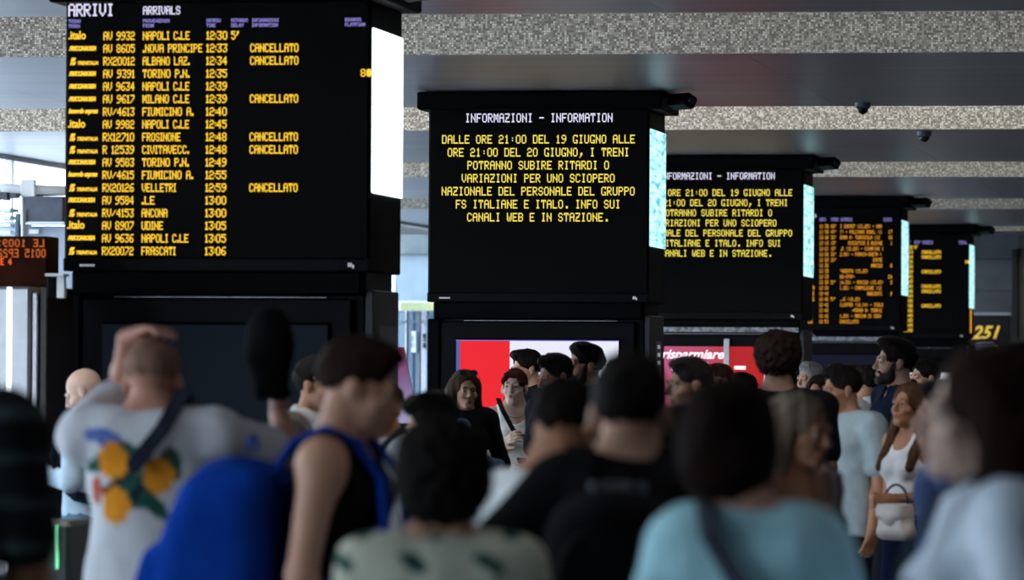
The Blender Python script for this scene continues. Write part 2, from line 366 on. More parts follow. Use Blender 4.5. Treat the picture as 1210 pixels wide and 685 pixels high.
def red_gradient():
    m, nt, b = nodes('pink_red_poster'); N = nt.nodes.new; L = nt.links.new
    tc = N('ShaderNodeTexCoord'); sp = N('ShaderNodeSeparateXYZ'); L(tc.outputs['Object'], sp.inputs[0])
    mr = N('ShaderNodeMapRange'); mr.inputs[1].default_value = -.45; mr.inputs[2].default_value = .15; L(sp.outputs[0], mr.inputs[0])
    cr = N('ShaderNodeValToRGB'); e = cr.color_ramp.elements; e[0].color = (.62, .10, .25, 1); e[1].color = (.62, .02, .03, 1)
    L(mr.outputs[0], cr.inputs[0]); L(cr.outputs[0], b.inputs['Emission Color']); b.inputs['Emission Strength'].default_value = .75; b.inputs['Base Color'].default_value = (.05, .01, .01, 1); return m
def pillar(Y, label, kind):
    root = empty('display_pillar', (XP, Y, 0), 0, label, 'display pillar', 'display pillars down the hall')
    D = .89
    MB().box(-.80, .80, .06, D-.06, 0, Z(.60), bev=.01).build('pillar_core', BLK, root)
    MB().box(-HB, -.745, -.01, .2, 0, Z(.42), bev=.008).build('corner_post', BLK2, root)
    MB().box(-.735, .735, .0, .08, 0, Z(.40), bev=.008).build('front_cladding', BLK, root)
    MB().box(.80, .845, .05, D-.10, 0, Z(.45), bev=.006).build('side_cladding', SIDE, root)
    MB().box(-.79, .79, -.02, D-.04, Z(.42), Z(.545), bev=.01).build('neck_band', BLK2, root)
    MB().box(-.56, .6, -.004, .01, Z(.405), Z(.410)).build('edge_highlight_strip', mat('dull_steel_edge', (.25, .25, .27), rough=.3, metal=.9), root)
    MB().box(-HB, HB, 0, D, Z(.545), Z(2.0), bev=.008).build('display_box', BLK2, root)
    MB().box(-HB+.012, HB-.012, -.012, 0, Z(.615), Z(1.985), bev=.004).build('display_screen', SCRN, root)
    MB().box(-HB-.002, HB+.002, -.02, .0, Z(.545), Z(.615), bev=.006).build('lower_bezel', BLK, root)
    MB().box(-HB-.075, HB+.10, -.10, D+.06, Z(1.985), Z(2.118), bev=.012).build('cornice', BLK2, root)
    MB().box(HB, HB+.012, .02, D-.02, Z(.965), Z(1.845), bev=.004).build('side_screen', side_mat(kind == 'arr1'), root)
    # small white makers' marks along the bezel
    for x0 in (-.745, .72):
        m = MB()
        for k in range(3 if x0 > 0 else 7): m.box(x0+k*.012, x0+k*.012+.009, -.0215, -.0200, Z(.570)-(0 if x0 < 0 else .008*(k > 1)), Z(.582)+(.01 if x0 > 0 and k < 2 else 0))
        m.build('bezel_mark', emit('pale_print', (.6, .62, .66), .35, (.7, .7, .7)), root)
    y = -.0145
    if kind == 'arr1': arrivals(root, y)
    elif kind == 'arr5': arrivals(root, y)
    elif kind == 'info': info(root, y)
    else: departures(root, y)
    sb = MB().box(-.625, .625, -.02, 0, Z(-1.0), Z(.275), bev=.006).build('advert_frame', BLK2, root)
    return root
pill = []
labs = ["nearest black display pillar with amber arrivals board and blank white side screen", "second black display pillar with strike notice, red and white advert below", "third black display pillar with strike notice and pink red poster", "fourth black display pillar with amber departures list", "farthest black display pillar with cancelled trains near the grey wall"]
for i, (k, l) in enumerate(zip(('arr1', 'info', 'info', 'dep', 'arr5'), labs)): pill.append(pillar(26.52+11.0*i, l, k))
# lower screens
MB().box(-.612, .612, -.03, -.02, Z(-.95), Z(.258)).build('idle_screen', DARKSCR, pill[0])
MB().box(.845, .85, .22, .74, Z(-.5), Z(.26)).build('notice_sheet', mat('grey_notice', (.16, .16, .18), noise=.1, scale=30), pill[0])
MB().box(.845, .852, .30, .62, Z(-.8), Z(.26)).build('vertical_sign', mat('grey_steel_sign', (.28, .28, .31), rough=.4, metal=.3), pill[1])
for i, zz in enumerate((.22, .16, .10)):
    MB().box(.852, .8535, .40, .54, Z(zz-.016), Z(zz+.012)).build('sign_mark', emit('pale_print', (.6, .62, .66), .35), pill[1])
a = pill[1]
MB().box(-.612, -.585, -.03, -.02, Z(-.95), Z(.255)).build('blue_photo_strip', emit('blue_photo_panel', (.10, .16, .5), .8), a)
MB().box(-.583, -.205, -.03, -.02, Z(-.95), Z(.255)).build('red_advert', RED, a)
MB().box(-.205, .615, -.03, -.02, Z(-.95), Z(.258)).build('white_advert', WAD, a)
MB().box(-.615, .62, -.032, -.019, Z(.255), Z(.262)).build('screen_rim', emit('violet_rim', (.25, .2, .8), .8), a)
a = pill[2]
PK = red_gradient()
MB().box(-.50, .08, -.03, -.02, Z(-.9), Z(.285)).build('pink_poster', PK, a)
MB().box(.135, .60, -.03, -.02, Z(-.9), Z(.285)).build('red_poster', emit('red_poster', (.62, .02, .025), .75), a)
MB().box(.08, .135, -.06, -.01, Z(-1.2), Z(.36), bev=.004).build('grey_upright', ALU, a)
WP = emit('white_print', (.9, .86, .9), .8, (.8, .8, .8))
font("risparmiare", .125, WP, a, (-.53, -.034, Z(.17)), shear=.35, bold=.003, width=.61, name='poster_lettering')
font("energia", .125, WP, a, (-.44, -.034, Z(.05)), shear=.35, bold=.003, width=.40, name='poster_lettering')
MB().box(.18, .29, -.034, -.03, Z(.065), Z(.10)).build('white_label', WP, a)
MB().box(.47, .58, -.034, -.03, Z(-.06), Z(.07)).build('poster_inset', WP, a)
MB().box(.485, .565, -.037, -.034, Z(-.05), Z(.045)).build('poster_inset_photo', emit('mauve_photo', (.3, .2, .45), .6), a)
for q, tp in ((pill[2], .47), (pill[3], .47)):
    s = MB().box(-.62, .80, -.05, -.02, Z(tp-.045), Z(tp)).build('crumpled_strip', mat('grey_plastic_strip', (.30, .31, .34), rough=.35, noise=.7, scale=28, bump=.8), q)
MB().tube([(-.62+.46*t, -.06, Z(.47)+.11*math.sin(math.pi*t)) for t in [i/12 for i in range(13)]], .007, 6).build('loose_cable', mat('grey_cable', (.35, .35, .38)), pill[3], smooth=True)
MB().box(-.61, .61, -.03, -.02, Z(-.9), Z(.26)).build('idle_screen', emit('idle_navy_screen', (.006, .007, .020), .9, (.004, .004, .006)), pill[3])
MB().box(-.61, .0, -.03, -.02, Z(-.9), Z(.02)).build('idle_screen', DARKSCR, pill[4])
MB().box(.02, .61, -.03, -.02, Z(-.9), Z(.06)).build('lit_screen', WAD, pill[4])
MB().box(.845, .85, .12, .30, Z(.62), Z(.95)).build('amber_strip', emit('amber_side_strip', (1, .42, .03), .9), pill[4])
# bullet cameras on the cornices, and dome cameras under the beams
def bullet(i):
    Y = 26.52+11*i
    r = empty('surveillance_camera', (XP+HB+.14, Y+.05, Z(2.13)), 0, ['black bullet camera on the cornice of the arrivals board pillar', 'black bullet camera at right top corner of the second pillar', 'black bullet camera at right top corner of the third pillar', 'black bullet camera at right top corner of the fourth pillar', 'black bullet camera at right top corner of the farthest pillar'][i], 'camera', 'bullet cameras on the pillars')
    MB().tube([(-.06, .0, -.02), (.0, -.02, -.045), (.05, -.03, -.06)], .022, 8).build('bracket', BLK2, r, smooth=True)
    m = MB().box(-.055, .055, -.16, .10, -.05, .05, bev=.018); M = Matrix.Translation((.085, -.03, -.085)) @ Matrix.Rotation(R(40), 4, 'Z') @ Matrix.Rotation(R(28), 4, 'Y')
    m.v = [tuple(M @ Vector(v)) for v in m.v]; m.build('camera_housing', BLK2, r)
    m = lathe([(.03, 0), (.03, .012), (.024, .014)], 14); M2 = M @ Matrix.Translation((0, -.16, 0)) @ Matrix.Rotation(R(90), 4, 'X')
    m.v = [tuple(M2 @ Vector(v)) for v in m.v]; m.build('lens', mat('lens_glass', (.01, .01, .02), rough=.08), r, smooth=True)
for i in range(5): bullet(i)
for px, Yc, l in ((1019, 39.3, 'dark dome camera hanging below the second mosaic face'), (1092, 43.95, 'smaller grey dome camera hanging below the third beam')):
    d = Yc/.987/(1+ (px-605)/6000*.163)
    p = P(px, 120, d)
    r = empty('dome_camera', (p.x, Yc, ZC), 0, l, 'camera', 'dome cameras under the beams')
    lathe([(.058, .02), (.062, .0), (.062, -.035), (.052, -.045)], 20).build('mount_ring', mat('camera_grey_plastic', (.10, .11, .14), rough=.4), r, smooth=True)
    lathe([(.045, -.04), (.043, -.06), (.035, -.078), (.018, -.09), (.002, -.094)], 20).build('dome', mat('smoked_dome', (.015, .015, .02), rough=.1), r, smooth=True)
# ================================================================ LEFT AND FAR THINGS
def bx(name, px0, px1, py0, py1, d, dep, m, parent=None, bev=.006, origin=None, **t):
    """a real box whose front face stands at distance d, between these directions"""
    a = P(px0, py1, d); b = P(px1, py0, d); o = origin or Vector((0, 0, 0))
    z0 = a.z; z1 = b.z
    return MB().box(min(a.x, b.x)-o.x, max(a.x, b.x)-o.x, a.y-o.y, a.y+dep-o.y, z0-o.z, z1-o.z, bev=bev).build(name, m, parent, **t)
# ticket gate kiosk of brushed steel with a light tube
o = P(20, 443, 26.3); o.z = 0
k = empty('gate_kiosk', o, 0, 'tall brushed steel gate kiosk with a vertical light tube at the left edge', 'kiosk')
a = P(-40, 338, 26.3); b = P(36, 338, 26.3)
MB().box(a.x-o.x, b.x-o.x, 0, .5, 0, a.z, bev=.015).build('steel_body', ALU, k)
MB().box(b.x-o.x+.004, b.x-o.x+.035, .02, .5, 0, a.z-.03, bev=.006).build('side_post', ALU, k)
t = P(11, 338, 26.3); MB().box(t.x-o.x-.011, t.x-o.x+.011, -.02, 0, .5, t.z-.005).build('light_tube', emit('white_tube_light', (.9, .95, 1), 2.2), k)
MB().box(b.x-o.x+.04, b.x-o.x+.080, .04, .6, 0, a.z+.0, bev=.006).build('dark_post', mat('dark_brown_post', (.025, .018, .017), rough=.4), k)
# overhead amber glass panel; the board's reflection is modelled as glowing mirrored letters
o = P(25, 310, 26.6)
s = empty('amber_panel', o, 0, 'dark amber glass panel with modelled reflection of train numbers above the steel gate', 'sign')
a = P(-40, 338, 26.3); b = P(57, 279, 26.6)
MB().box(a.x-o.x, b.x-o.x, .0, .25, P(0, 338, 26.3).z-o.z+.004, b.z-o.z, bev=.006).build('sign_box', mat('amber_brown_glass', (.035, .008, .003), rough=.6, noise=.5, scale=6, spec=.05), s)
DOR = emit('orange_reflection', (.75, .17, .03), .8)
led("LE 10091 JA", P(54, 0, 26.6).x-o.x, P(20, 287, 26.6).z-o.z, 9/225, DOR, s, y=-.004, pitch=7.4/225, w_=5.5/225, flip=True, name='reflected_number_row')
led("0015 EP22 8100", P(56, 0, 26.6).x-o.x, P(20, 299, 26.6).z-o.z, 10/225, DOR, s, y=-.004, pitch=6.6/225, w_=5/225, flip=True, name='reflected_number_row')
led("ENTRANCE 4", P(15, 0, 26.6).x-o.x-10*4.6/225, P(5, 309, 26.6).z-o.z, 8/225, emit('red_orange_led', (1, .12, .03), 1.3), s, y=-.004, pitch=4.6/225, w_=3.8/225, name='entrance_lettering')
# hanging screen seen from behind, rails and pipes in front of the platform daylight
d = 46.85; o = P(47, 247, d)
u = empty('hanging_monitor', o, 0, 'slate grey hanging monitor left of the arrivals board under the bright strip', 'monitor')
bx('monitor_case', 27, 76, 232, 262, d, .25, mat('slate_grey_case', (.07, .08, .11), rough=.5, noise=.2, scale=8), u, origin=o)
bx('lower_ledge', 24, 78, 262, 265, d-.02, .3, WHT, u, origin=o, bev=.002)
bx('bracket_plate', 24, 30, 247, 262, d-.04, .1, WHT, u, origin=o, bev=.002)
o = P(25, 228, 46)
u = empty('pipe_run', o, 0, 'white and grey pipes with junction boxes above the hanging monitor', 'pipes')
q = lambda px, py, dd=46: P(px, py, dd)-o
MB().tube([q(-30, 221), q(90, 226)], .045, 10).build('white_pipe', WHT, u, smooth=True)
MB().tube([q(-30, 231), q(90, 229)], .016, 8).build('dark_pipe', mat('dark_pipe_paint', (.05, .055, .06)), u, smooth=True)
DBX = mat('junction_dark', (.06, .065, .075), noise=.3, scale=8)
for x0, x1, y0, y1 in ((0, 9, 227, 236), (11, 20, 228, 234), (-8, -3, 224, 238)): bx('junction_box', x0, x1, y0, y1, 45.8, .12, DBX, u, origin=o)
bx('pipe_clamp', 24, 42, 212, 232, 45.9, .06, WHT, u, origin=o, bev=.01)
o = P(25, 300, 47); o.z = 0
u = empty('service_booth', o, 0, 'pale blue service booth with white frame behind the amber panel', 'booth')
bx('booth_wall', 25, 100, 267, 646, 47, .8, mat('pale_blue_panel', (.36, .40, .50), noise=.1, scale=4), u, origin=o)
bx('frame_post', 22, 26, 213, 650, 46.1, .08, WHT, u, origin=o)
bx('dark_post', 15, 21, 252, 646, 46.9, .1, mat('dark_teal_post', (.05, .10, .12)), u, origin=o)
bx('white_notice', 34, 46, 271, 276, 46.98, .02, WHT, u, origin=o, bev=.001)
for k_ in range(4): bx('white_shelf', -20, 14, 246+k_*9, 250+k_*9, 47.2, .3, WHT, u, origin=o, bev=.003)
bx('booth_base', -40, 26, 262, 644, 47.6, .4, mat('pale_grey_panel', (.55, .6, .66), noise=.1, scale=4), u, origin=o)
o = P(66, 340, 26.2)
u = empty('wall_bracket', o, 0, 'white square junction bracket at the lower left corner of the arrivals board', 'bracket')
bx('white_face', 67, 76, 325, 352, 26.1, .05, WHT, u, origin=o, bev=.002); bx('dark_box', 55, 67, 327, 351, 26.12, .1, BLK2, u, origin=o); bx('top_plate', 53, 76, 323, 326, 26.05, .12, WHT, u, origin=o, bev=.001)
o = P(60, 443, 26.9); o.z = 0
u = empty('conduit_post', o, 0, 'narrow blue grey conduit post left of the nearest display pillar', 'post')
bx('post', 58, 63, 348, 803, 26.6, .1, mat('blue_grey_conduit', (.13, .18, .27), rough=.4), u, origin=o)
for y0 in (352, 372, 402, 430, 455): bx('clip', 57.5, 59, y0, y0+7, 26.58, .04, WHT, u, origin=o, bev=.002)
# low ticket gate with green light
o = P(66, 443, 21.5); o.z = 0
u = empty('ticket_gate', o, 0, 'dark ticket gate with a vertical green light behind the bald man', 'gate')
bx('gate_cabinet', 34, 84, 616, 888, 21.5, .5, mat('gate_graphite', (.045, .05, .05), rough=.35), u, origin=o, bev=.02)
bx('green_light', 65.5, 68.5, 620, 672, 21.48, .02, emit('green_light', (.25, 1, .55), 1.1), u, origin=o, bev=.001)
bx('green_spot', 25, 28, 640, 648, 21.48, .02, emit('green_light', (.25, 1, .55), 1.1), u, origin=o, bev=.001)
bx('gate_post', 22, 33, 616, 888, 21.5, .5, ALU, u, origin=o)
# far glazed entrance seen between the first two pillars
o = P(490, 443, 73.5); o.z = 0
u = empty('glass_entrance', o, 0, 'blue grey glazed entrance between the first and second display pillars', 'entrance')
BG = mat('blue_grey_glazing', (.13, .19, .24), rough=.25, noise=.35, scale=1.3); 
bx('dark_header', 440, 540, 278, 300, 73.4, .3, mat('slate_header', (.10, .125, .135), noise=.4, scale=2), u, origin=o)
bx('upper_glass', 440, 540, 300, 356, 73.5, .1, mat('pale_blue_glazing', (.17, .23, .28), rough=.3, noise=.25, scale=1.5), u, origin=o)
for i, (x0, x1) in enumerate(((460, 478), (479, 486), (487, 496), (506, 530))): bx('door_pane', x0, x1, 368, 572, 73.5, .06, BG if i % 2 else mat('deep_blue_glazing', (.07, .12, .17), rough=.2, noise=.4, scale=1.6), u, origin=o)
bx('door_frame', 477.6, 479.4, 366, 572, 73.4, .1, ALU, u, origin=o, bev=.002); bx('door_frame', 485.6, 487.2, 366, 572, 73.4, .1, mat('blue_frame', (.12, .2, .34)), u, origin=o, bev=.002)
bx('white_pier', 497, 504.5, 366, 572, 73.2, .2, mat('lavender_white', (.32, .33, .40)), u, origin=o, bev=.01)
for y0, y1 in ((394, 400), (401, 403), (405, 411)): bx('pier_mark', 499.5, 503, y0, y1, 73.18, .02, BLK, u, origin=o, bev=.001)
bx('blue_strip', 505, 508.5, 372, 572, 73.2, .1, mat('blue_frame', (.12, .2, .34)), u, origin=o, bev=.002)
TR = MB()
for i in range(8):
    p0 = P(470+i*5, 378, 72.9)-o; p1 = P(472.5+i*5, 385, 72.9)-o; p2 = P(475+i*5, 378, 72.9)-o
    TR.tube([p0, p1, p2], .012, 6)
TR.build('truss', mat('dark_truss', (.06, .09, .12)), u)
o = P(495, 361, 73)
u = empty('lit_sign', o, 0, 'pale yellow lit sign with green writing over the glass entrance', 'sign')
bx('sign_box', 470, 518, 356, 367, 73, .15, mat('sign_case', (.6, .62, .6)), u, origin=o)
bx('sign_face', 473, 513, 357.2, 366, 72.98, .02, emit('pale_yellow_sign', (.80, .90, .52), .95), u, origin=o, bev=.001)
font("Biglietteria", .080, mat('green_print', (.25, .45, .2)), u, P(482, 364, 72.96)-o, ext=.001, width=.33)
o = P(488.5, 403, 73.3)
u = empty('platform_sign', o, 0, 'small white vertical sign with dark digits fixed to the frames of the glass entrance', 'sign')
bx('plate', 486, 491.5, 391, 416, 73.3, .08, mat('pale_sign_plate', (.5, .55, .6)), u, origin=o, bev=.002)
led("2", P(487.3, 0, 73.3).x-o.x, P(0, 397, 73.3).z-o.z, .07, BLK, u, y=-.004); led("0", P(487.3, 0, 73.3).x-o.x, P(0, 405, 73.3).z-o.z, .07, BLK, u, y=-.004)
# slanted purple banner
o = P(478, 443, 40); o.z = 0
u = empty('roll_up_banner', o, 0, 'slanted magenta to lilac banner right of the nearest pillar', 'banner')
def grad_mat():
    m, nt, b = nodes('magenta_lilac_print'); N = nt.nodes.new; L = nt.links.new
    tc = N('ShaderNodeTexCoord'); sp = N('ShaderNodeSeparateXYZ'); L(tc.outputs['Object'], sp.inputs[0])
    mr = N('ShaderNodeMapRange'); mr.inputs[1].default_value = 1.25; mr.inputs[2].default_value = 1.8; L(sp.outputs[2], mr.inputs[0])
    cr = N('ShaderNodeValToRGB'); e = cr.color_ramp.elements; e[0].color = (.75, .58, .85, 1); e[1].color = (.40, .03, .08, 1); k = e.new(.6); k.color = (.50, .20, .42, 1)
    L(mr.outputs[0], cr.inputs[0]); L(cr.outputs[0], b.inputs['Base Color']); b.inputs['Roughness'].default_value = .5
    L(cr.outputs[0], b.inputs['Emission Color']); b.inputs['Emission Strength'].default_value = .08; return m
m = MB(); pts = [P(464, 410, 40)-o, P(477, 410, 40)-o, P(494, 500, 40)-o, P(464, 500, 40)-o]
lo = [Vector((p.x, p.y+.03, p.z)) for p in pts]
m.v = [tuple(p) for p in pts+lo]; m.f = [[0, 1, 2, 3], [7, 6, 5, 4], [0, 4, 5, 1], [1, 5, 6, 2], [2, 6, 7, 3], [3, 7, 4, 0]]
m.build('banner_face', grad_mat(), u)
MB().box(pts[3].x, pts[2].x, 0, .05, 0, pts[3].z).build('banner_stand', BLK, u)
# 251 advertising board on the back wall
o = P(1165, 400, 75.1)
u = empty('anniversary_board', o, 0, 'black poster reading 251 in yellow on the grey back wall', 'poster')
bx('board', 1120, 1193, 371, 470, 75.2, .05, mat('poster_black', (.012, .012, .018), rough=.4), u, origin=o, bev=.002)
bx('frame_top', 1120, 1195, 369.5, 372, 75.15, .07, mat('white_frame', (.6, .6, .63)), u, origin=o, bev=.001); bx('frame_side', 1193, 1195.5, 372, 470, 75.15, .07, mat('white_frame', (.6, .6, .63)), u, origin=o, bev=.001)
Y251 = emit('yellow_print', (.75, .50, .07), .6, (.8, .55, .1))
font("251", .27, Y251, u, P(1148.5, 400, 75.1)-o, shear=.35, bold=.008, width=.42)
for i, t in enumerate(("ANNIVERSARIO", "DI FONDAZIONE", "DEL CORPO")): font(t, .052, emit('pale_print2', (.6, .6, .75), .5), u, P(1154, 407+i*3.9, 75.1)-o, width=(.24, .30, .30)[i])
# ================================================================ PEOPLE: smooth distance fields turned into closed surfaces
def axis(lo, hi, step, fines=()):
    out = [lo]
    while out[-1] < hi:
        s = step
        for a, b, f in fines:
            if a-step < out[-1] < b: s = min(s, f)
        out.append(out[-1]+s)
    return np.array(out, dtype=np.float32)
class Field:
    def __init__(s, xs, ys, zs):
        s.x, s.y, s.z = xs, ys, zs; s.F = np.full((len(xs), len(ys), len(zs)), .5, np.float32)
    def sub(s, lo, hi):
        return tuple(slice(max(0, int(np.searchsorted(a, l))), int(np.searchsorted(a, h))) for a, l, h in zip((s.x, s.y, s.z), lo, hi))
    def grid(s, sl): return s.x[sl[0]][:, None, None], s.y[sl[1]][None, :, None], s.z[sl[2]][None, None, :]
    def dist(s, p, grow=0, mg=.06):
        if p[0] == 'c':
            _, a, b, ra, rb = p[:5]; a = np.array(a, np.float32); b = np.array(b, np.float32); m = max(ra, rb)+grow+mg
            sl = s.sub(np.minimum(a, b)-m, np.maximum(a, b)+m); X, Y, Z_ = s.grid(sl)
            if 0 in (X.size, Y.size, Z_.size): return sl, None
            ab = b-a; L = float(ab@ab)+1e-9
            t = np.clip(((X-a[0])*ab[0]+(Y-a[1])*ab[1]+(Z_-a[2])*ab[2])/L, 0, 1)
            d = np.sqrt((X-a[0]-t*ab[0])**2+(Y-a[1]-t*ab[1])**2+(Z_-a[2]-t*ab[2])**2)-(ra+(rb-ra)*t)
        else:
            _, c, r, Rm = p[:4]; m = max(r)+grow+mg; c = np.array(c, np.float32)
            sl = s.sub(c-m, c+m); X, Y, Z_ = s.grid(sl)
            if 0 in (X.size, Y.size, Z_.size): return sl, None
            X = X-c[0]; Y = Y-c[1]; Z_ = Z_-c[2]
            if Rm is not None:
                X, Y, Z_ = (Rm[0, 0]*X+Rm[1, 0]*Y+Rm[2, 0]*Z_, Rm[0, 1]*X+Rm[1, 1]*Y+Rm[2, 1]*Z_, Rm[0, 2]*X+Rm[1, 2]*Y+Rm[2, 2]*Z_)
            if p[0] in ('e', 's'):
                k0 = np.sqrt((X/r[0])**2+(Y/r[1])**2+(Z_/r[2])**2); k1 = np.sqrt((X/r[0]**2)**2+(Y/r[1]**2)**2+(Z_/r[2]**2)**2)+1e-6
                d = k0*(k0-1)/k1
            else:                                   # rounded box, last item of p is the rounding
                rd = p[5]; qx = np.abs(X)-r[0]+rd; qy = np.abs(Y)-r[1]+rd; qz = np.abs(Z_)-r[2]+rd
                d = np.sqrt(np.maximum(qx, 0)**2+np.maximum(qy, 0)**2+np.maximum(qz, 0)**2)+np.minimum(np.maximum(np.maximum(qx, qy), qz), 0)-rd
        return sl, d-grow
    def add(s, prims, grow=0):
        for p in prims:
            k = p[5] if p[0] == 'c' else p[4]
            sl, d = s.dist(p, grow, .05+k)
            if d is None: continue
            A = s.F[sl]; d = np.broadcast_to(d, A.shape)
            if p[0] == 's': d = -d; h = np.clip(.5+.5*(d-A)/k, 0, 1); s.F[sl] = A+(d-A)*h+k*h*(1-h)
            else: h = np.clip(.5+.5*(d-A)/k, 0, 1); s.F[sl] = d+(A-d)*h-k*h*(1-h)
        return s
    def cut(s, fn):
        X, Y, Z_ = s.grid((slice(None),)*3); s.F = np.maximum(s.F, fn(X, Y, Z_)).astype(np.float32); return s
    def wob(s, amp, fr, seed=0, st=(1, 1, 1)):
        X, Y, Z_ = s.grid((slice(None),)*3); a, b, c = [f*fr for f in st]
        s.F = (s.F+amp*(np.sin(X*a+seed+2*np.sin(Z_*c*.6+seed))*np.sin(Y*b+1.3*seed+np.sin(X*a*.5))+.6*np.sin(Z_*c+X*a*.7+seed*2)*np.cos(Y*b*.8-seed))).astype(np.float32); return s
    def mesh(s):
        F = s.F.copy(); F[0] = F[-1] = .1; F[:, 0] = F[:, -1] = .1; F[:, :, 0] = F[:, :, -1] = .1
        S = F < 0; nx, ny, nz = F.shape
        cnt = np.zeros((nx-1, ny-1, nz-1), np.uint8)
        for i in (0, 1):
            for j in (0, 1):
                for k in (0, 1): cnt += S[i:nx-1+i, j:ny-1+j, k:nz-1+k]
        I, J, K = np.nonzero((cnt > 0) & (cnt < 8))
        idx = np.full(cnt.shape, -1, np.int32); idx[I, J, K] = np.arange(len(I))
        acc = np.zeros((len(I), 3)); n = np.zeros(len(I))
        ax = (s.x, s.y, s.z)
        for a in range(3):
            o = [b for b in range(3) if b != a]
            for u in (0, 1):
                for v in (0, 1):
                    c0 = [I, J, K]; c0[o[0]] = c0[o[0]]+u; c0[o[1]] = c0[o[1]]+v; c1 = list(c0); c1[a] = c1[a]+1
                    f0 = F[tuple(c0)]; f1 = F[tuple(c1)]; m = (f0 < 0) != (f1 < 0)
                    t = np.where(m, f0/np.where(m, f0-f1, 1), 0)
                    for q in range(3):
                        v0 = ax[q][c0[q]]; v1 = ax[q][c1[q]]; acc[:, q] += np.where(m, v0+(v1-v0)*t, 0)
                    n += m
        V = acc/n[:, None]; Q = []
        for a in range(3):
            o = [(a+1) % 3, (a+2) % 3]
            s0 = [slice(None)]*3; s1 = [slice(None)]*3; s0[a] = slice(0, -1); s1[a] = slice(1, None)
            A, B = S[tuple(s0)], S[tuple(s1)]; E = np.nonzero(A != B); fl = A[E]
            q = []
            for u, v in ((1, 1), (0, 1), (0, 0), (1, 0)):
                c = list(E); c[o[0]] = c[o[0]]-u; c[o[1]] = c[o[1]]-v; q.append(idx[tuple(c)])
            q = np.stack(q, 1); q[~fl] = q[~fl][:, ::-1]; Q.append(q)
        return V, np.concatenate(Q)
def npmesh(name, V, Q, m, parent=None, paint=None):
    me = bpy.data.meshes.new(name); me.vertices.add(len(V)); me.vertices.foreach_set('co', V.astype(np.float32).ravel())
    me.loops.add(Q.size); me.loops.foreach_set('vertex_index', Q.astype(np.int32).ravel())
    me.polygons.add(len(Q)); me.polygons.foreach_set('loop_start', np.arange(0, Q.size, 4, dtype=np.int32))
    me.polygons.foreach_set('use_smooth', np.ones(len(Q), bool)); me.update(calc_edges=True)
    if paint:
        at = me.color_attributes.new('Col', 'FLOAT_COLOR', 'POINT'); c = np.ones((len(V), 4), np.float32); c[:, :3] = paint(V); at.data.foreach_set('color', c.ravel())
    return link(name, me, m, parent)
def rotm(yaw, pitch=0, roll=0): return np.array((Matrix.Rotation(R(yaw), 3, 'Z') @ Matrix.Rotation(R(pitch), 3, 'X') @ Matrix.Rotation(R(roll), 3, 'Y')), dtype=np.float32)
def V3(*a): return np.array(a, np.float32)
def unit(v): v = np.array(v, np.float32); return v/(np.linalg.norm(v)+1e-9)
def head_prims(fem, beard=False):
    j = .9 if fem else 1.0
    P_ = [('e', V3(0, .018, .035), (.075, .094, .084), None, .02), ('e', V3(0, -.028, -.03), (.060*j, .064, .082), None, .02),
          ('e', V3(0, -.035, -.072), (.046*j, .048, .040), None, .015), ('c', V3(-.010*j, -.074, -.094), V3(.010*j, -.074, -.094), .017, .017, .015),
          ('c', V3(-.034, -.078, .024), V3(.034, -.078, .024), .012, .012, .012), ('c', V3(-.045, -.055, -.025), V3(-.035, -.068, -.03), .02, .018, .015), ('c', V3(.045, -.055, -.025), V3(.035, -.068, -.03), .02, .018, .015),
          ('s', V3(-.031, -.103, .004), (.019, .018, .012), None, .012), ('s', V3(.031, -.103, .004), (.019, .018, .012), None, .012),
          ('c', V3(0, -.090, .012), V3(0, -.111, -.026), .007, .0105, .007), ('c', V3(-.009, -.099, -.031), V3(.009, -.099, -.031), .007, .007, .005),
          ('c', V3(-.014, -.089, -.056), V3(.014, -.089, -.056), .008, .008, .006), ('c', V3(-.013, -.087, -.065), V3(.013, -.087, -.065), .0085, .0085, .006)]
    for sx in (-1, 1): P_ += [('c', V3(sx*.044, -.080, .0125), V3(sx*.019, -.0865, .0135), .0055, .0055, .003), ('c', V3(sx*.042, -.080, -.009), V3(sx*.020, -.085, -.008), .0045, .0045, .004)]
    for sx in (-1, 1): P_ += [('e', V3(sx*.077, .008, -.002), (.011, .019, .031), rotm(0, -12, sx*-8), .006), ('c', V3(sx*.078, .0, -.022), V3(sx*.074, -.003, -.033), .008, .006, .006)]
    return P_
def xf(prims, Rm, c):
    out = []
    for p in prims:
        if p[0] == 'c': out.append(('c', Rm@p[1]+c, Rm@p[2]+c)+tuple(p[3:]))
        else: out.append((p[0], Rm@p[1]+c, p[2], Rm if p[3] is None else Rm@p[3])+tuple(p[4:]))
    return out
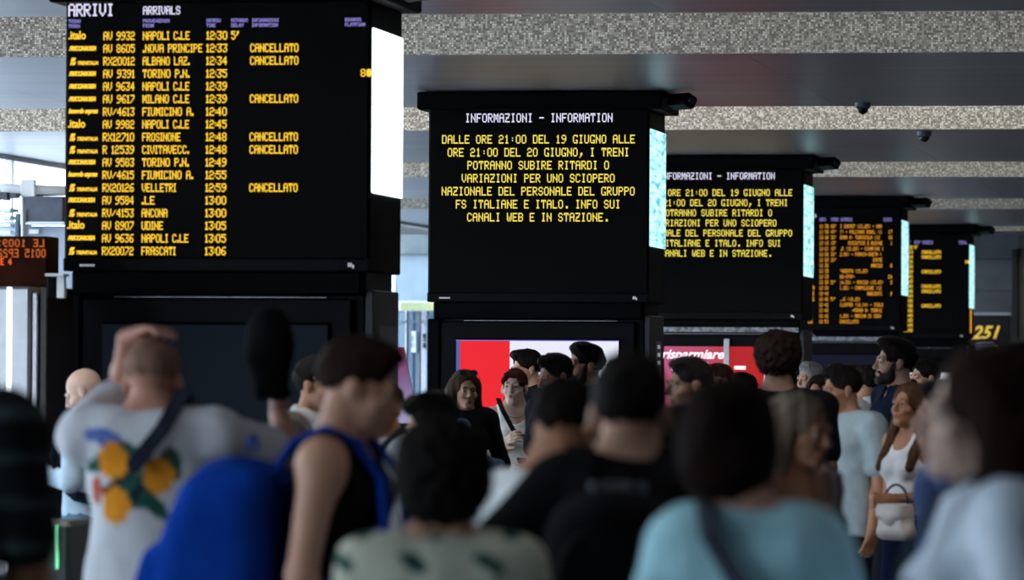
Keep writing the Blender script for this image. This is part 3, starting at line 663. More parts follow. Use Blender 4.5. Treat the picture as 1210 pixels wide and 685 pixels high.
def hand(wr, d, nrm, curl, side, thumb=1):
    """wrist, finger direction, palm normal, curl in degrees"""
    d = unit(d); nrm = unit(np.array(nrm)-d*float(np.dot(nrm, d))); lat = np.cross(d, nrm)*side
    P_ = [('c', wr, wr+d*.035, .024, .026, .02)]
    for o in (-.022, 0, .022): P_.append(('c', wr+d*.03+lat*o*.7, wr+d*.078+lat*o, .016, .0145, .012))
    rot = lambda v, a: v*math.cos(a)+nrm*math.sin(a)
    for i, (o, ln) in enumerate(((-.033, .062), (-.011, .074), (.011, .08), (.033, .07))):
        b = wr+d*.082+lat*o; dd = unit(d+lat*o*2.2); c1 = R(curl*.6); c2 = R(curl*1.5); c3 = R(curl*2.3)
        m1 = b+rot(dd, c1)*ln*.5; m2 = m1+rot(dd, c2)*ln*.3; e = m2+rot(dd, c3)*ln*.22
        P_ += [('c', b, m1, .0100, .0092, .005), ('c', m1, m2, .0092, .0085, .003), ('c', m2, e, .0085, .0075, .003)]
    b = wr+d*.02+lat*.026; t1 = b+unit(d*.7+lat*.8+nrm*.35)*.042; t2 = t1+unit(d*.95+lat*.15+nrm*.5)*.032
    P_ += [('c', b, t1, .014, .011, .01), ('c', t1, t2, .011, .0085, .003)]
    return P_
DOWN = {1: ((.235, .035, 1.135), (.245, -.03, .885)), -1: ((-.235, .035, 1.135), (-.245, -.03, .885))}
PHONE = {1: ((.235, .02, 1.15), (.09, -.20, 1.17)), -1: ((-.235, .02, 1.15), (-.09, -.20, 1.17))}
FOLD = {1: ((.235, -.01, 1.16), (.02, -.19, 1.10)), -1: ((-.235, -.01, 1.16), (-.03, -.17, 1.06))}
PEOPLE = {}
def person(key, px, top, d, face, label, hair='short', hcol=(.012, .009, .008), skin='light', shirt=('tee', (.02, .02, .02)), pants=(.02, .022, .03), fem=False,
           head=(0, 0, 0), arms=None, curl=22, hdir=None, gaze=None, lean=(0, 0), beard=None, glasses=False, finehands=False, paint=None, wide=1.0, hx=0, hz=0, spot=None, group='people in the station crowd', lip=(.30, .10, .08)):
    tp = P(px, top, d); h = tp.z; S = h/(1.735+hz)
    ang = YAW+R(face)
    root = empty('person', (0, 0, 0), ang, label, 'person', group)
    A = {k: [np.array(q, np.float32) for q in v] for k, v in DOWN.items()}
    if arms:
        for s_ in (1, -1):
            if s_ in arms: A[s_] = [np.array(q, np.float32) for q in arms[s_]]
    lx, ly = lean                                      # how far the head end moves from above the pelvis
    up = lambda x, y, z: V3(x+lx*max(0, z-.95)/.8, y+ly*max(0, z-.95)/.8, z)
    HR = rotm(*head); hc = up(0, -.02, 1.60)+V3(hx, -.02*math.sin(R(head[1])), hz)
    sw = .178*wide*(.88 if fem else 1)
    torso = [('e', up(0, .0, 1.29), (.158*wide*(.87 if fem else 1), .108, .185), None, .05), ('e', up(0, -.006, 1.12), (.136*wide*(.88 if fem else 1), .100, .16), None, .05), ('e', V3(0, .008, .965), (.158*(1.02 if fem else 1), .112, .115), None, .05),
             ('c', up(-sw+.02, .012, 1.425), up(sw-.02, .012, 1.425), .056, .056, .04), ('c', up(-.09, .03, 1.40), up(.09, .03, 1.40), .07, .07, .05)]
    if fem: torso += [('e', up(-.068, -.085, 1.285), (.058, .055, .058), None, .03), ('e', up(.068, -.085, 1.285), (.058, .055, .058), None, .03)]
    else: torso += [('e', up(-.07, -.06, 1.33), (.075, .05, .06), None, .04), ('e', up(.07, -.06, 1.33), (.075, .05, .06), None, .04)]
    nk = [('c', up(0, .022, 1.42), hc+HR@V3(0, .018, -.055), .062*(.85 if fem else 1), .054*(.86 if fem else 1), .025), ('c', up(-.06, .03, 1.435), hc+HR@V3(-.02, .03, -.06), .045, .035, .03), ('c', up(.06, .03, 1.435), hc+HR@V3(.02, .03, -.06), .045, .035, .03)]
    hp = xf(head_prims(fem), HR, hc)
    armp, hands, slv = [], [], []
    kk = .88 if fem else 1.0
    for s_ in (1, -1):
        sh = up(s_*sw, .012, 1.415); el, wr = A[s_]; el = el.copy(); wr = wr.copy()
        if not arms or s_ not in arms: el += V3(lx*.3, ly*.3, 0); wr += V3(lx*.2, ly*.2, 0)
        L1 = .285; L2 = .25; el = sh+unit(el-sh)*L1 if np.linalg.norm(el-sh) > .2 else el
        wr = el+unit(wr-el)*L2
        A[s_] = [el, wr, sh]
        armp += [('c', sh, el, .053*kk, .039*kk, .03), ('e', sh+V3(0, 0, -.01), (.060*kk, .060*kk, .062*kk), None, .03), ('c', el, el+(wr-el)*.35, .040*kk, .042*kk, .02), ('c', el+(wr-el)*.35, wr, .041*kk, .026*kk, .02)]
        dr = unit(wr-el); nm = V3(-s_, 0, 0) if abs(dr[0]) < .75 else V3(0, 1 if dr[2] > .5 else .3, .8)
        if hdir and s_ in hdir: dr, nm = np.array(hdir[s_][0], np.float32), np.array(hdir[s_][1], np.float32)
        hands += hand(wr+unit(dr)*.008, dr, nm, curl, s_ if dr[2] > 0 else s_)
        slv.append((s_, sh, el, wr))
    st_ = .05 if not spot else spot
    legs = []; feet = []
    for s_ in (1, -1):
        hpj = V3(s_*.088, .008, .92); kn = V3(s_*.095, -.02+s_*st_*.5, .50); an = V3(s_*.10, .03+s_*st_, .09)
        legs += [('c', hpj, kn, .084, .055, .03), ('c', kn, kn+(an-kn)*.3, .054, .054, .03), ('c', kn+(an-kn)*.3+V3(0, .012, 0), an, .052, .036, .02)]
        feet.append((an, V3(s_*.12, an[1]-.15, .035)))
        legs += [('c', an+V3(0, .02, -.045), feet[-1][1], .036, .028, .03)]
    # ---- the body: one continuous surface
    wl = [A[1][1], A[-1][1]]
    fs = .0055 if finehands else .0085
    hf = [[(w_[q]-(.10), w_[q]+(.10), fs) for w_ in wl] for q in range(3)]
    c = 0.0135
    ex = [min(w_[q] for w_ in wl)-.12 for q in range(3)]; Ex = [max(w_[q] for w_ in wl)+.12 for q in range(3)]
    F = Field(axis(min(-.32, ex[0]), max(.32, Ex[0]), c, hf[0]+[(hc[0]-.095, hc[0]+.095, .0062)]), axis(min(-.24, ex[1]), max(.22, Ex[1]), c, [hf[1][0], hf[1][1]]+[(hc[1]-.13, hc[1]+.12, .0068)]),
              axis(-.02, max(1.80, Ex[2]), c, hf[2]+[(hc[2]-.125, hc[2]+.13, .0062)]))
    F.add(torso+legs+armp+nk).add(hp).add(hands)
    V, Q = F.mesh(); npmesh('body', V*S, Q, skinmat(skin), root)
    # ---- face
    def hv(v): return (HR@v+hc)*S
    def sph(name, c_, r, m, sy=1, n=10, par=root):
        mb = MB(); 
        for i in range(n//2+1):
            t = math.pi*i/(n//2)
            for k in range(n): a = 2*math.pi*k/n; mb.v.append(tuple(hv(c_+V3(r*math.sin(t)*math.cos(a), r*sy*math.sin(t)*math.sin(a), r*math.cos(t)))))
        for i in range(n//2):
            for k in range(n): mb.f.append([i*n+k, i*n+(k+1) % n, (i+1)*n+(k+1) % n, (i+1)*n+k])
        return mb.build(name, m, par, smooth=True)
    for sx in (-1, 1):
        e = sph('eye', V3(sx*.031, -.0765, .0025), .0112, mat('eye_white', (.42, .40, .38), rough=.2, noise=.03))
        sph('iris', V3(sx*.031, -.0850, .0030), .0062, mat('dark_iris', (.02, .012, .01), rough=.1), sy=.5, n=14, par=e)
        mb = MB(); mb.tube([hv(V3(sx*x, y, z)) for x, y, z in ((.014, -.0915, .022), (.028, -.0925, .028), (.044, -.079, .024))], [.0028*S, .004*S, .002*S], 6); mb.build('eyebrow', mat('brow_%d' % int(hcol[0]*1000), hcol, rough=.9), root, smooth=True)
    mb = MB(); mb.tube([hv(V3(x, y, z)) for x, y, z in ((-.022, -.086, -.060), (-.008, -.0965, -.0575), (.008, -.0965, -.0575), (.022, -.086, -.060))], [.002*S, .0048*S, .0048*S, .002*S], 6)
    mb.tube([hv(V3(x, y, z)) for x, y, z in ((-.018, -.086, -.063), (0, -.0955, -.0665), (.018, -.086, -.063))], [.002*S, .0052*S, .002*S], 6)
    mb.build('lips', mat('lips_%d_%d' % (int(lip[0]*100), int(lip[1]*100)), lip, rough=.4), root, smooth=True)
    # ---- hair, modelled in the head's own frame
    if hair != 'bald':
        big = .34 if hair in ('long', 'wavy') else .02
        hs = .0085
        G = Field(axis(-.17, .17, hs), axis(-.16, .22, hs), axis(-.10-big, .24, hs))
        g = {'short': .010, 'crop': .004, 'buzz': .0022, 'bob': .018, 'long': .012, 'wavy': .016, 'updo': .012, 'curly': .030, 'puffy': .030, 'quiff': .014, 'pony': .010, 'bun': .012}[hair]
        gx_ = g*(.3 if hair in ('short', 'quiff', 'crop', 'updo', 'pony', 'bun') else 1)
        cap_ = [('e', V3(0, .022, .040), (.077+gx_, .094+g*.7, .083+g), None, .02)]
        G.add(cap_)
        if hair == 'quiff': G.add([('e', V3(0, -.045, .112), (.058, .055, .032), None, .03)])
        if hair in ('curly',): G.add([('e', V3(0, .02, .085), (.10, .105, .075), None, .03)])
        if hair == 'short': G.add([('e', V3(0, -.03, .105), (.062, .06, .03), None, .03)])
        # uncover the face, and the sides below the ears
        G.add([('s', V3(0, -.122, -.022), (.072, .080, .122), None, .010)])
        if hair in ('short', 'crop', 'buzz', 'quiff', 'curly', 'updo', 'pony', 'bun'):
            X_, Y_, W_ = G.grid((slice(None),)*3); G.F = (G.F+.010*np.clip((.035-W_)/.085, 0, 1)**1.5+0*X_).astype(np.float32)
            G.cut(lambda X, Y, Z_: np.maximum(-.055-Z_-(Y-.02)*.25, -1)+0*X)
            G.add([('s', V3(-.085, -.035, -.045), (.03, .055, .055), None, .01), ('s', V3(.085, -.035, -.045), (.03, .055, .055), None, .01)])
            G.add([('s', V3(-.092, .006, -.012), (.022, .024, .034), None, .006), ('s', V3(.092, .006, -.012), (.022, .024, .034), None, .006)])
        if hair == 'puffy':
            G.add([('e', V3(0, .035, .0), (.100, .100, .105), None, .03)]); G.add([('s', V3(0, -.112, -.036), (.064, .088, .13), None, .012)]); G.cut(lambda X, Y, Z_: -.10-Z_+0*X+0*Y)
        if hair == 'bob':
            G.add([('e', V3(0, .035, -.02), (.098, .092, .105), None, .03)]); G.add([('s', V3(0, -.112, -.036), (.064, .088, .13), None, .012)])
            G.cut(lambda X, Y, Z_: -.115-Z_+0*X+0*Y)
        if hair in ('long', 'wavy'):
            q = [('c', V3(0, .075, .03), V3(0, .125, -.32), .075, .065, .03)]
            for sx in (-1, 1): q += [('c', V3(sx*.070, .02, .04), V3(sx*.090, .02, -.14), .034, .036, .025), ('c', V3(sx*.090, .02, -.14), V3(sx*.105, -.055, -.33), .036, .026, .02), ('c', V3(sx*.06, .07, 0), V3(sx*.085, .10, -.30), .05, .045, .03)]
            G.add(q); G.add([('s', V3(0, -.112, -.035), (.060, .085, .128), None, .010)])
        if hair == 'updo': G.add([('e', V3(0, .11, .075), (.05, .045, .05), None, .03)]); G.add([('c', V3(-.03, -.075, .085), V3(-.068, -.06, .035), .018, .012, .01), ('c', V3(.03, -.075, .085), V3(.068, -.06, .035), .018, .012, .01), ('c', V3(-.04, -.08, .075), V3(.04, -.08, .075), .014, .014, .01)])
        if hair == 'bun': G.add([('e', V3(0, .075, .145), (.045, .045, .042), None, .015)])
        if hair == 'pony': G.add([('c', V3(0, .11, .05), V3(0, .16, .01), .025, .03, .015), ('c', V3(0, .16, .01), V3(0, .165, -.085), .03, .018, .02)])
        sd = len(PEOPLE)*1.7
        if hair in ('curly', 'puffy'): G.wob(.008, 120, sd).wob(.005, 210, sd)
        elif hair in ('long', 'wavy', 'bob'): G.wob(.0035, 95, sd, (1, 1, .25)).wob(.002, 190, sd, (1, 1, .2))
        elif hair in ('buzz', 'crop'): G.wob(.0006, 150, sd)
        else: G.wob(.0032, 100, sd, (1, .5, .8)).wob(.002, 190, sd)
        V, Q = G.mesh(); V = (V@HR.T+hc)
        npmesh('hair', V*S, Q, mat('hair_%d_%d_%d' % tuple(int(v*1000) for v in hcol), hcol, rough=.65, noise=.35, scale=60, stretch=(1, 1, .15), bump=.4, spec=.03), root)
    if beard:
        G = Field(axis(-.1, .1, .007), axis(-.13, .06, .007), axis(-.13, .03, .007))
        G.add([('e', V3(0, -.030, -.062), (.060, .062, .055), None, .01), ('c', V3(-.012, -.076, -.092), V3(.012, -.076, -.092), .026, .026, .01), ('c', V3(-.026, -.092, -.046), V3(.026, -.092, -.046), .008, .008, .006)])
        for sx in (-1, 1): G.add([('c', V3(sx*.062, -.022, -.005), V3(sx*.050, -.04, -.06), .012, .02, .01)])
        G.add([('s', V3(0, -.10, -.061), (.021, .03, .009), None, .004), ('s', V3(0, -.09, -.012), (.05, .07, .028), None, .01)]); G.wob(.0012, 160, 3)
        V, Q = G.mesh(); npmesh('beard', (V@HR.T+hc)*S, Q, mat('beard_%d' % int(beard[0]*1000), beard, rough=.9, noise=.3, scale=90), root)
    if glasses:
        mb = MB()
        for sx in (-1, 1):
            mb.tube([hv(V3(sx*.032+.021*math.cos(a), -.103, (.052 if glasses == 'up' else .003)+.016*math.sin(a))) if glasses != 'up' else hv(V3(sx*.034+.024*math.cos(a), -.070+.6*.02*math.sin(a), .118+.016*math.sin(a))) for a in [k*math.pi/8 for k in range(17)]], .0018*S, 5)
            if glasses != 'up': mb.tube([hv(V3(sx*.053, -.102, .005)), hv(V3(sx*.080, -.02, .008)), hv(V3(sx*.080, .015, .0))], .0018*S, 5)
            else: mb.tube([hv(V3(sx*.058, -.07, .118)), hv(V3(sx*.092, .0, .07)), hv(V3(sx*.09, .02, .03))], .002*S, 5)
        mb.tube([hv(V3(-.011, -.105, .006)), hv(V3(.011, -.105, .006))] if glasses != 'up' else [hv(V3(-.011, -.074, .121)), hv(V3(.011, -.074, .121))], .0018*S, 5)
        g = mb.build('sunglasses' if glasses == 'up' else 'glasses', mat('spectacle_frame', (.02, .015, .015), rough=.2), root, smooth=True)
        if glasses == 'up':
            mb = MB()
            for sx in (-1, 1):
                n = len(mb.v); mb.v += [tuple(hv(V3(sx*.034+.023*math.cos(a), -.071+.012*math.sin(a), .118+.015*math.sin(a)))) for a in [k*math.pi/8 for k in range(16)]]; mb.f.append(list(range(n, n+16)))
            mb.build('dark_lens', mat('tinted_lens', (.03, .03, .04), rough=.05), g)
    # ---- clothes
    kind, col = shirt[0], shirt[1]
    gx = lambda st: (axis(-.46, .46, st), axis(-.30, .26, st), axis(.70, 1.62, st))
    G = Field(axis(min(-.36, ex[0]-.02), max(.36, Ex[0]+.02), .0125), axis(min(-.24, ex[1]), max(.24, Ex[1]), .0125), axis(.72, max(1.62, Ex[2]+.02), .0125))
    hem = {'tee': .84, 'shirt': .82, 'tank': .86, 'polo': .84, 'crop': 1.08, 'jacket': .80, 'long': .80, 'strapless': .9, 'camisole': .9}.get(kind, .84)
    drape = [('e', V3(0, .004, .93), (.158*wide*(1.0 if fem else 1), .112, .38), None, .04)] if kind in ('tee', 'shirt', 'polo', 'jacket', 'long') else []
    body_only = kind in ('tank', 'crop', 'strapless', 'camisole')
    G.add(torso+drape, .012 if not body_only else .010)
    if not body_only:
        for s_, sh, el, wr in slv:
            fr_ = {'tee': .72, 'polo': .72, 'shirt': 1, 'jacket': 1, 'long': 1}.get(kind, .72)
            e2 = sh+(el-sh)*min(1, fr_); G.add([('e', sh+V3(0, 0, -.01), (.060*kk, .060*kk, .062*kk), None, .03)], .012)
            G.add([('c', sh, e2, .052*kk, (.054 if fr_ < 1 else .042)*kk, .025)], .014)
            if fr_ >= 1: G.add([('c', el, el+(wr-el)*(.92 if kind != 'rolled' else .4), .044*kk, .034*kk, .02)], .014)
        G.wob(.0035, 26, len(PEOPLE), (1, 1, .8)).wob(.0014, 60, len(PEOPLE))
        nr = .060*(.9 if fem else 1)
        nb = up(0, .018, 1.47); 
        G.add([('s', nb+V3(0, -.016, .06), (nr+.020, nr+.026, .062 if kind != 'tee' else .057), None, .006)])
        if kind in ('shirt', 'polo'): G.add([('s', up(0, -.095, 1.47), (.018, .05, .07), None, .006)])
    else:
        top_z = {'tank': 9, 'crop': 9, 'strapless': 1.345, 'camisole': 9}[kind]
        if top_z < 2: G.cut(lambda X, Y, Z_: Z_-top_z+0*X+0*Y)
        else:
            q = .088 if kind == 'tank' else .062
            lxx = lx
            # arm holes and neckline: keep shoulder straps
            G.add([('s', up(sg*(sw+.035), .01, 1.40), ((.072 if kind == 'tank' else .10), .16, .13), None, .006) for sg in (-1, 1)])
            G.add([('s', up(0, -.08, 1.50), (.082, .13, .13 if fem else .10), None, .006), ('s', up(0, .05, 1.52), (.078, .13, .07), None, .006)])
            G.wob(.002, 30, len(PEOPLE))
    G.cut(lambda X, Y, Z_: hem-Z_+.008*np.sin(X*22)+0*Y)
    V, Q = G.mesh()
    nm = {'tee': 't_shirt', 'polo': 'polo_shirt', 'shirt': 'shirt', 'tank': 'tank_top', 'crop': 'crop_top', 'jacket': 'jacket', 'long': 'long_sleeved_top', 'strapless': 'strapless_top', 'camisole': 'camisole'}[kind]
    if paint: npmesh(nm, V*S, Q, vcloth('printed_fabric'), root, paint=lambda v: paint(v/S))
    else: npmesh(nm, V*S, Q, cloth(col), root)
    if kind in ('shirt', 'polo'):
        mb = MB(); nr = .066*(.9 if fem else 1); na = 26; c0 = up(0, .018, 0); dz = .0
        prof = [(nr+.004, 1.448), (nr-.004, 1.502), (nr+.002, 1.508), (nr+.012, 1.500), (nr+.030, 1.452), (nr+.024, 1.450), (nr+.006, 1.494)]
        for i in range(na+1):
            a = -math.pi/2+R(16)+(2*math.pi-R(32))*i/na; fr = max(0, -math.sin(a))
            for j, (r_, z_) in enumerate(prof):
                mb.v.append(tuple((c0+V3(r_*math.cos(a), r_*1.12*math.sin(a)-.004*fr, z_-.028*fr-(.016*fr if j in (4, 5) else 0)+.010*max(0, math.sin(a))))*S))
        np_ = len(prof)
        for i in range(na):
            for j in range(np_): mb.f.append([i*np_+j, i*np_+(j+1) % np_, (i+1)*np_+(j+1) % np_, (i+1)*np_+j])
        mb.f.append(list(range(np_))); mb.f.append([na*np_+j for j in range(np_)])
        mb.build('collar', cloth(col), root, smooth=True)
    G = Field(axis(-.24, .24, .0165), axis(-.22, .22, .0165), axis(.04, 1.08, .018))
    G.add([torso[2]]+[p for p in legs if p[2][2] > .06 and p[1][2] > .3], .014).wob(.003, 24, len(PEOPLE)); G.cut(lambda X, Y, Z_: np.maximum(Z_-1.035, .07-Z_)+0*X+0*Y)
    V, Q = G.mesh(); npmesh('trousers', V*S, Q, cloth(pants), root)
    for an, toe in feet:
        G = Field(axis(min(an[0], toe[0])-.07, max(an[0], toe[0])+.07, .012), axis(toe[1]-.07, an[1]+.08, .012), axis(-.02, .13, .010))
        G.add([('c', V3(an[0], an[1]+.02, .045), V3(toe[0], toe[1], .036), .040, .036, .02), ('c', an+V3(0, .01, -.03), an+V3(0, .01, .005), .042, .042, .02), ('b', V3((an[0]+toe[0])/2, (an[1]+toe[1])/2+.01, .012), (.044, abs(an[1]-toe[1])/2+.05, .012), None, .008, .01)], .004)
        G.cut(lambda X, Y, Z_: .0-Z_+0*X+0*Y)
        V, Q = G.mesh(); npmesh('shoe', V*S, Q, mat('shoe_leather', (.03, .03, .032), rough=.5), root)
    # put the feet so that the head is where the photograph has it
    hw = Matrix.Rotation(ang, 3, 'Z') @ Vector((hc[0]*S, hc[1]*S, 0)); root.location = (tp.x-hw.x, tp.y-hw.y, 0)
    PEOPLE[key] = dict(root=root, S=S, A=A, HR=HR, hc=hc, up=up, sw=sw, ang=ang)
    return PEOPLE[key]
def held(p, name, label, cat, group=None):
    r = empty(name, p['root'].location, p['ang'], label, cat, group); return r, p['S']
def backpack(p, label, col, big=1.0, m=None, drop=0, trim=None, deep=1.0, shear=0):
    r, S = held(p, 'backpack', label, 'backpack'); up = p['up']; m = m or cloth(col); g = .0125
    c0 = up(0, .135+.080*big*deep, 1.20-drop)
    G = Field(axis(-.28, .28, g), axis(.05, .68, g), axis(.75, 1.58, g))
    G.add([('b', c0, (.155*big, .080*big*deep, .235*big), None, .03, .06*deep), ('b', c0+V3(0, .075*big*deep, -.06), (.12*big, .045, .13*big), None, .02, .035), ('e', c0+V3(0, 0, .2*big), (.13*big, .085*big*(1+.0*deep), .07), None, .03)]); G.wob(.0045, 24, 3)
    V, Q = G.mesh(); V[:, 1] += shear*np.clip(c0[2]+.30-V[:, 2], 0, .6)*(V[:, 1]-.12)/.3; npmesh('bag_body', V*S, Q, m, r)
    tm = trim or m
    sw = p['sw']
    for s_ in (-1, 1):
        pts = [up(s_*.085, .15, 1.39), up(s_*.092, .10, 1.465), up(s_*.098, .03, 1.495), up(s_*.102, -.05, 1.462), up(s_*.105, -.120, 1.37), up(s_*.12, -.14, 1.26), up(s_*.15, -.10, 1.14), up(s_*.165, .02, 1.06), up(s_*.14, .14, 1.03)]
        nr = [(0, .5, .6), (0, .5, .9), (0, 0, 1), (0, -.6, .8), (0, -1, .3), (0, -1, 0), (s_*.6, -.8, 0), (s_, 0, 0), (s_*.8, .5, 0)]
        MB().ribbon([v*S for v in pts], nr, .055*S, .014*S).build('shoulder_strap', tm, r)
    mb = MB(); cc = c0+V3(0, .0, .27*big); mb.tube([(cc+V3(.04*math.cos(a), -.03, .035*math.sin(a)))*S for a in [math.pi*k/8 for k in range(9)]], .006*S, 6); mb.build('grab_handle', tm, r, smooth=True)
    zc = [c0+V3(.12*big*math.cos(a), .082*big*deep, .06+.13*big*math.sin(a)) for a in [math.pi*k/10 for k in range(11)]]
    MB().tube([v*S for v in zc], .005*S, 5).build('zip', mat('zip_dark', (.03, .03, .035), rough=.4), r)
    return r
def strap_bag(p, label, col, side=1, size=(.11, .045, .09), zc=.98, strapcol=None, name='shoulder_bag', front=0):
    """bag at the hip on `side` hung from the opposite shoulder"""
    r, S = held(p, name, label, 'bag'); up = p['up']; s = side
    c0 = up(s*.235, -.05 if not front else -.20, zc) if not front else up(s*.08, -.19, zc)
    G = Field(axis(c0[0]-.2, c0[0]+.2, .009), axis(c0[1]-.12, c0[1]+.12, .009), axis(zc-.2, zc+.2, .009))
    sz = size if front else (size[1], size[0], size[2])
    G.add([('b', c0, sz, None, .01, .025)]); 
    V, Q = G.mesh(); npmesh('bag_body', V*S, Q, cloth(col), r)
    G = Field(axis(c0[0]-.2, c0[0]+.2, .009), axis(c0[1]-.14, c0[1]+.14, .009), axis(zc-.2, zc+.2, .009))
    G.add([('b', c0+V3(0 if front else s*.006, -.012 if front else 0, size[2]*.45), (sz[0]+.004, sz[1]+.006, size[2]*.55), None, .01, .02)]); V, Q = G.mesh(); npmesh('flap', V*S, Q, cloth(tuple(c*.9 for c in col)), r)
    sc_ = strapcol or col
    pts = [c0+V3(0, .03, size[2]), up(s*.16, -.145, 1.22), up(-s*.02, -.165, 1.33), up(-s*.085, -.11, 1.46), up(-s*.10, .02, 1.53), up(-s*.06, .13, 1.42), up(s*.05, .145, 1.25), up(s*.17, .11, 1.10), c0+V3(0, .04, size[2])]
    nr = [(s, -1, 0), (0, -1, 0), (0, -1, .2), (0, -1, .6), (0, 0, 1), (0, 1, .4), (0, 1, 0), (s, 1, 0), (s, 1, 0)]
    MB().ribbon([v*S for v in pts], nr, .03*S, .008*S).build('strap', cloth(sc_), r)
    return r
def phone(p, label, side=1):
    r, S = held(p, 'phone', label, 'phone'); wr = p['A'][side][1]; el = p['A'][side][0]; d = unit(wr-el); c = wr+d*.085+V3(0, -.01, .03)
    MB().box(-.036, .036, -.004, .004, -.074, .074, bev=.003).build('phone_case', mat('phone_black', (.01, .01, .012), rough=.2), r)
    MB().box(-.033, .033, .004, .005, -.07, .07).build('phone_screen', emit('phone_glow', (.35, .42, .5), .5), r)
    for ch in r.children: ch.location = c*S; ch.rotation_euler = (R(-55), 0, R(10)); ch.scale = (1, 1, 1)
    return r
# ---------------------------------------------------------------- the crowd
N_ = (.012, .010, .009); BRN = (.045, .022, .012)
def stripes(v):
    z = v[:, 2]; c = np.tile(np.array([.012, .014, .016]), (len(v), 1)); b = (np.sin(z*75) > .8); c[b] = (.05, .08, .085); return c
def oranges(v):
    x, y, z = v.T; c = np.tile(np.array([.62, .64, .68]), (len(v), 1)); bk = y > 0
    def blob(cx, cz, rx, rz, col, rot=0):
        a = (x-cx)*math.cos(rot)+(z-cz)*math.sin(rot); b = -(x-cx)*math.sin(rot)+(z-cz)*math.cos(rot); m = bk & ((a/rx)**2+(b/rz)**2 < 1); c[m] = col
    G_ = (.02, .09, .07)
    for q in ((.01, 1.36, .085, .018, .5), (.03, 1.27, .10, .022, -.6), (-.04, 1.22, .06, .022, .8), (.13, 1.33, .05, .022, -.4), (-.09, 1.33, .03, .05, 0), (.0, 1.25, .05, .04, 0)): blob(q[0], q[1], q[2], q[3], G_, q[4])
    blob(.04, 1.31, .10, .016, (.01, .012, .02), -.7); blob(.02, 1.23, .09, .010, (.01, .012, .02), -1); blob(.11, 1.41, .06, .022, (.10, .16, .42), .1)
    for cx, cz in ((.080, 1.34), (-.055, 1.30), (.070, 1.215)):
        blob(cx, cz, .046, .052, (.80, .30, .02)); 
    blob(.135, 1.26, .02, .04, (.5, .12, .08))
    return c
person('striped', -106, 303, 10, 172, 'person in dark tee with faint teal stripes cut off by the left edge', 'short', N_, 'tan', ('tee', (.02, .02, .02)), paint=stripes, wide=1.12, arms={-1: ((-.22, -.05, 1.16), (-.04, -.2, 1.02))})
p = person('vest', 99, 433, 25, -112, 'bald man in pale blue shirt with dark rucksack looking down to the left', 'bald', (.10, .07, .055), 'pale', ('shirt', (.42, .55, .66)), pants=(.10, .20, .30), head=(15, 28, 0), arms={1: PHONE[1], -1: PHONE[-1]})
backpack(p, 'navy rucksack worn by the bald man in the pale blue shirt', (.02, .025, .05), trim=cloth((.012, .014, .02)), drop=.06)
# man wiping his head, seen from behind (his left is the photograph's left)
p = person('oranges', 182, 396, 14.5, 168, 'man in white tee printed with oranges, one hand on his head', 'buzz', (.24, .14, .10), 'red', ('tee', (.7, .7, .72)), hz=-.04, paint=oranges, wide=1.12, pants=(.03, .03, .04), head=(0, 12, 0), finehands=True,
           arms={1: ((.147, -.235, 1.53), (.092, -.06, 1.675)), -1: ((-.33, -.20, 1.36), (-.275, -.40, 1.45))}, curl=26, hdir={1: ((-.85, .35, .28), (0, .1, -1)), -1: ((.1, -.05, 1), (1, 0, 0))})
r, S = held(p, 'cap', 'black cap held up in the right hand of the man in the orange print tee', 'hat')
G = Field(axis(-.2, .2, .009), axis(-.16, .16, .009), axis(-.16, .18, .009)); G.add([('e', V3(0, 0, .02), (.075, .072, .115), None, .01), ('b', V3(.0, -.03, -.085), (.045, .05, .05), None, .03, .02)]); G.wob(.003, 40, 2)
V, Q = G.mesh(); cp = V3(-.245, -.37, 1.645); npmesh('cap_crown', (V+cp)*S, Q, cloth((.008, .008, .009)), r)
MB().tube([(cp+V3(.05*math.cos(a)+.0, -.06+.03*math.sin(a), -.10+.02*math.sin(2*a)))*S for a in [k*.5 for k in range(7)]], .012*S, 6).build('cap_peak', cloth((.010, .010, .011)), r, smooth=True)
MB().ribbon([p['up'](*q)*p['S'] for q in ((-.10, -.13, 1.40), (-.10, .02, 1.535), (-.075, .14, 1.43), (-.03, .155, 1.37), (.01, .15, 1.32))], [(0, -1, .3), (0, 0, 1), (0, 1, .4), (0, 1, 0), (0, 1, 0)], .045*S, .01*S).build('body_strap', cloth((.02, .025, .04)), held(p, 'cross_body_strap', 'short dark strap worn over the right shoulder of the orange print tee', 'strap')[0])
p = person('blue_pack', 424, 397, 12.6, 78, 'man in black sleeveless top carrying a big blue backpack, facing right', 'short', (.022, .013, .010), 'light', ('tank', (.006, .006, .008)), head=(8, 16, 0), wide=1.05, lean=(0, -.05))
backpack(p, 'large royal blue backpack on the man in the black sleeveless top', (.004, .045, .33), big=1.28, drop=.10, deep=1.12, shear=.36, m=cloth((.004, .045, .33)))
person('behind_a', 376, 420, 22, 60, 'dark haired person with white collar half hidden behind the blue backpack man', 'short', N_, 'tan', ('shirt', (.35, .36, .38)), head=(0, 0, 0))
person('behind_b', 347, 487, 19.3, 150, 'short person with greying blond hair low behind the blue backpack', 'bob', (.22, .19, .15), 'light', ('tee', (.05, .05, .06)), fem=True)
person('grey_tee', 510, 462, 17, -62, 'dark haired person in grey lilac tee looking left below the purple banner', 'short', N_, 'tan', ('tee', (.20, .20, .25)), head=(-12, 18, 0))
p = person('white_tote', 452, 448, 20.5, -30, 'person in white top behind the blue backpack man at the banner', 'short', N_, 'tan', ('tee', (.55, .55, .56)), pants=(.25, .24, .2))
strap_bag(p, 'orange yellow bag hanging beside the white top near the banner', (.55, .22, .02), side=-1, size=(.14, .05, .15), zc=1.08, strapcol=(.02, .02, .02), name='tote_bag')
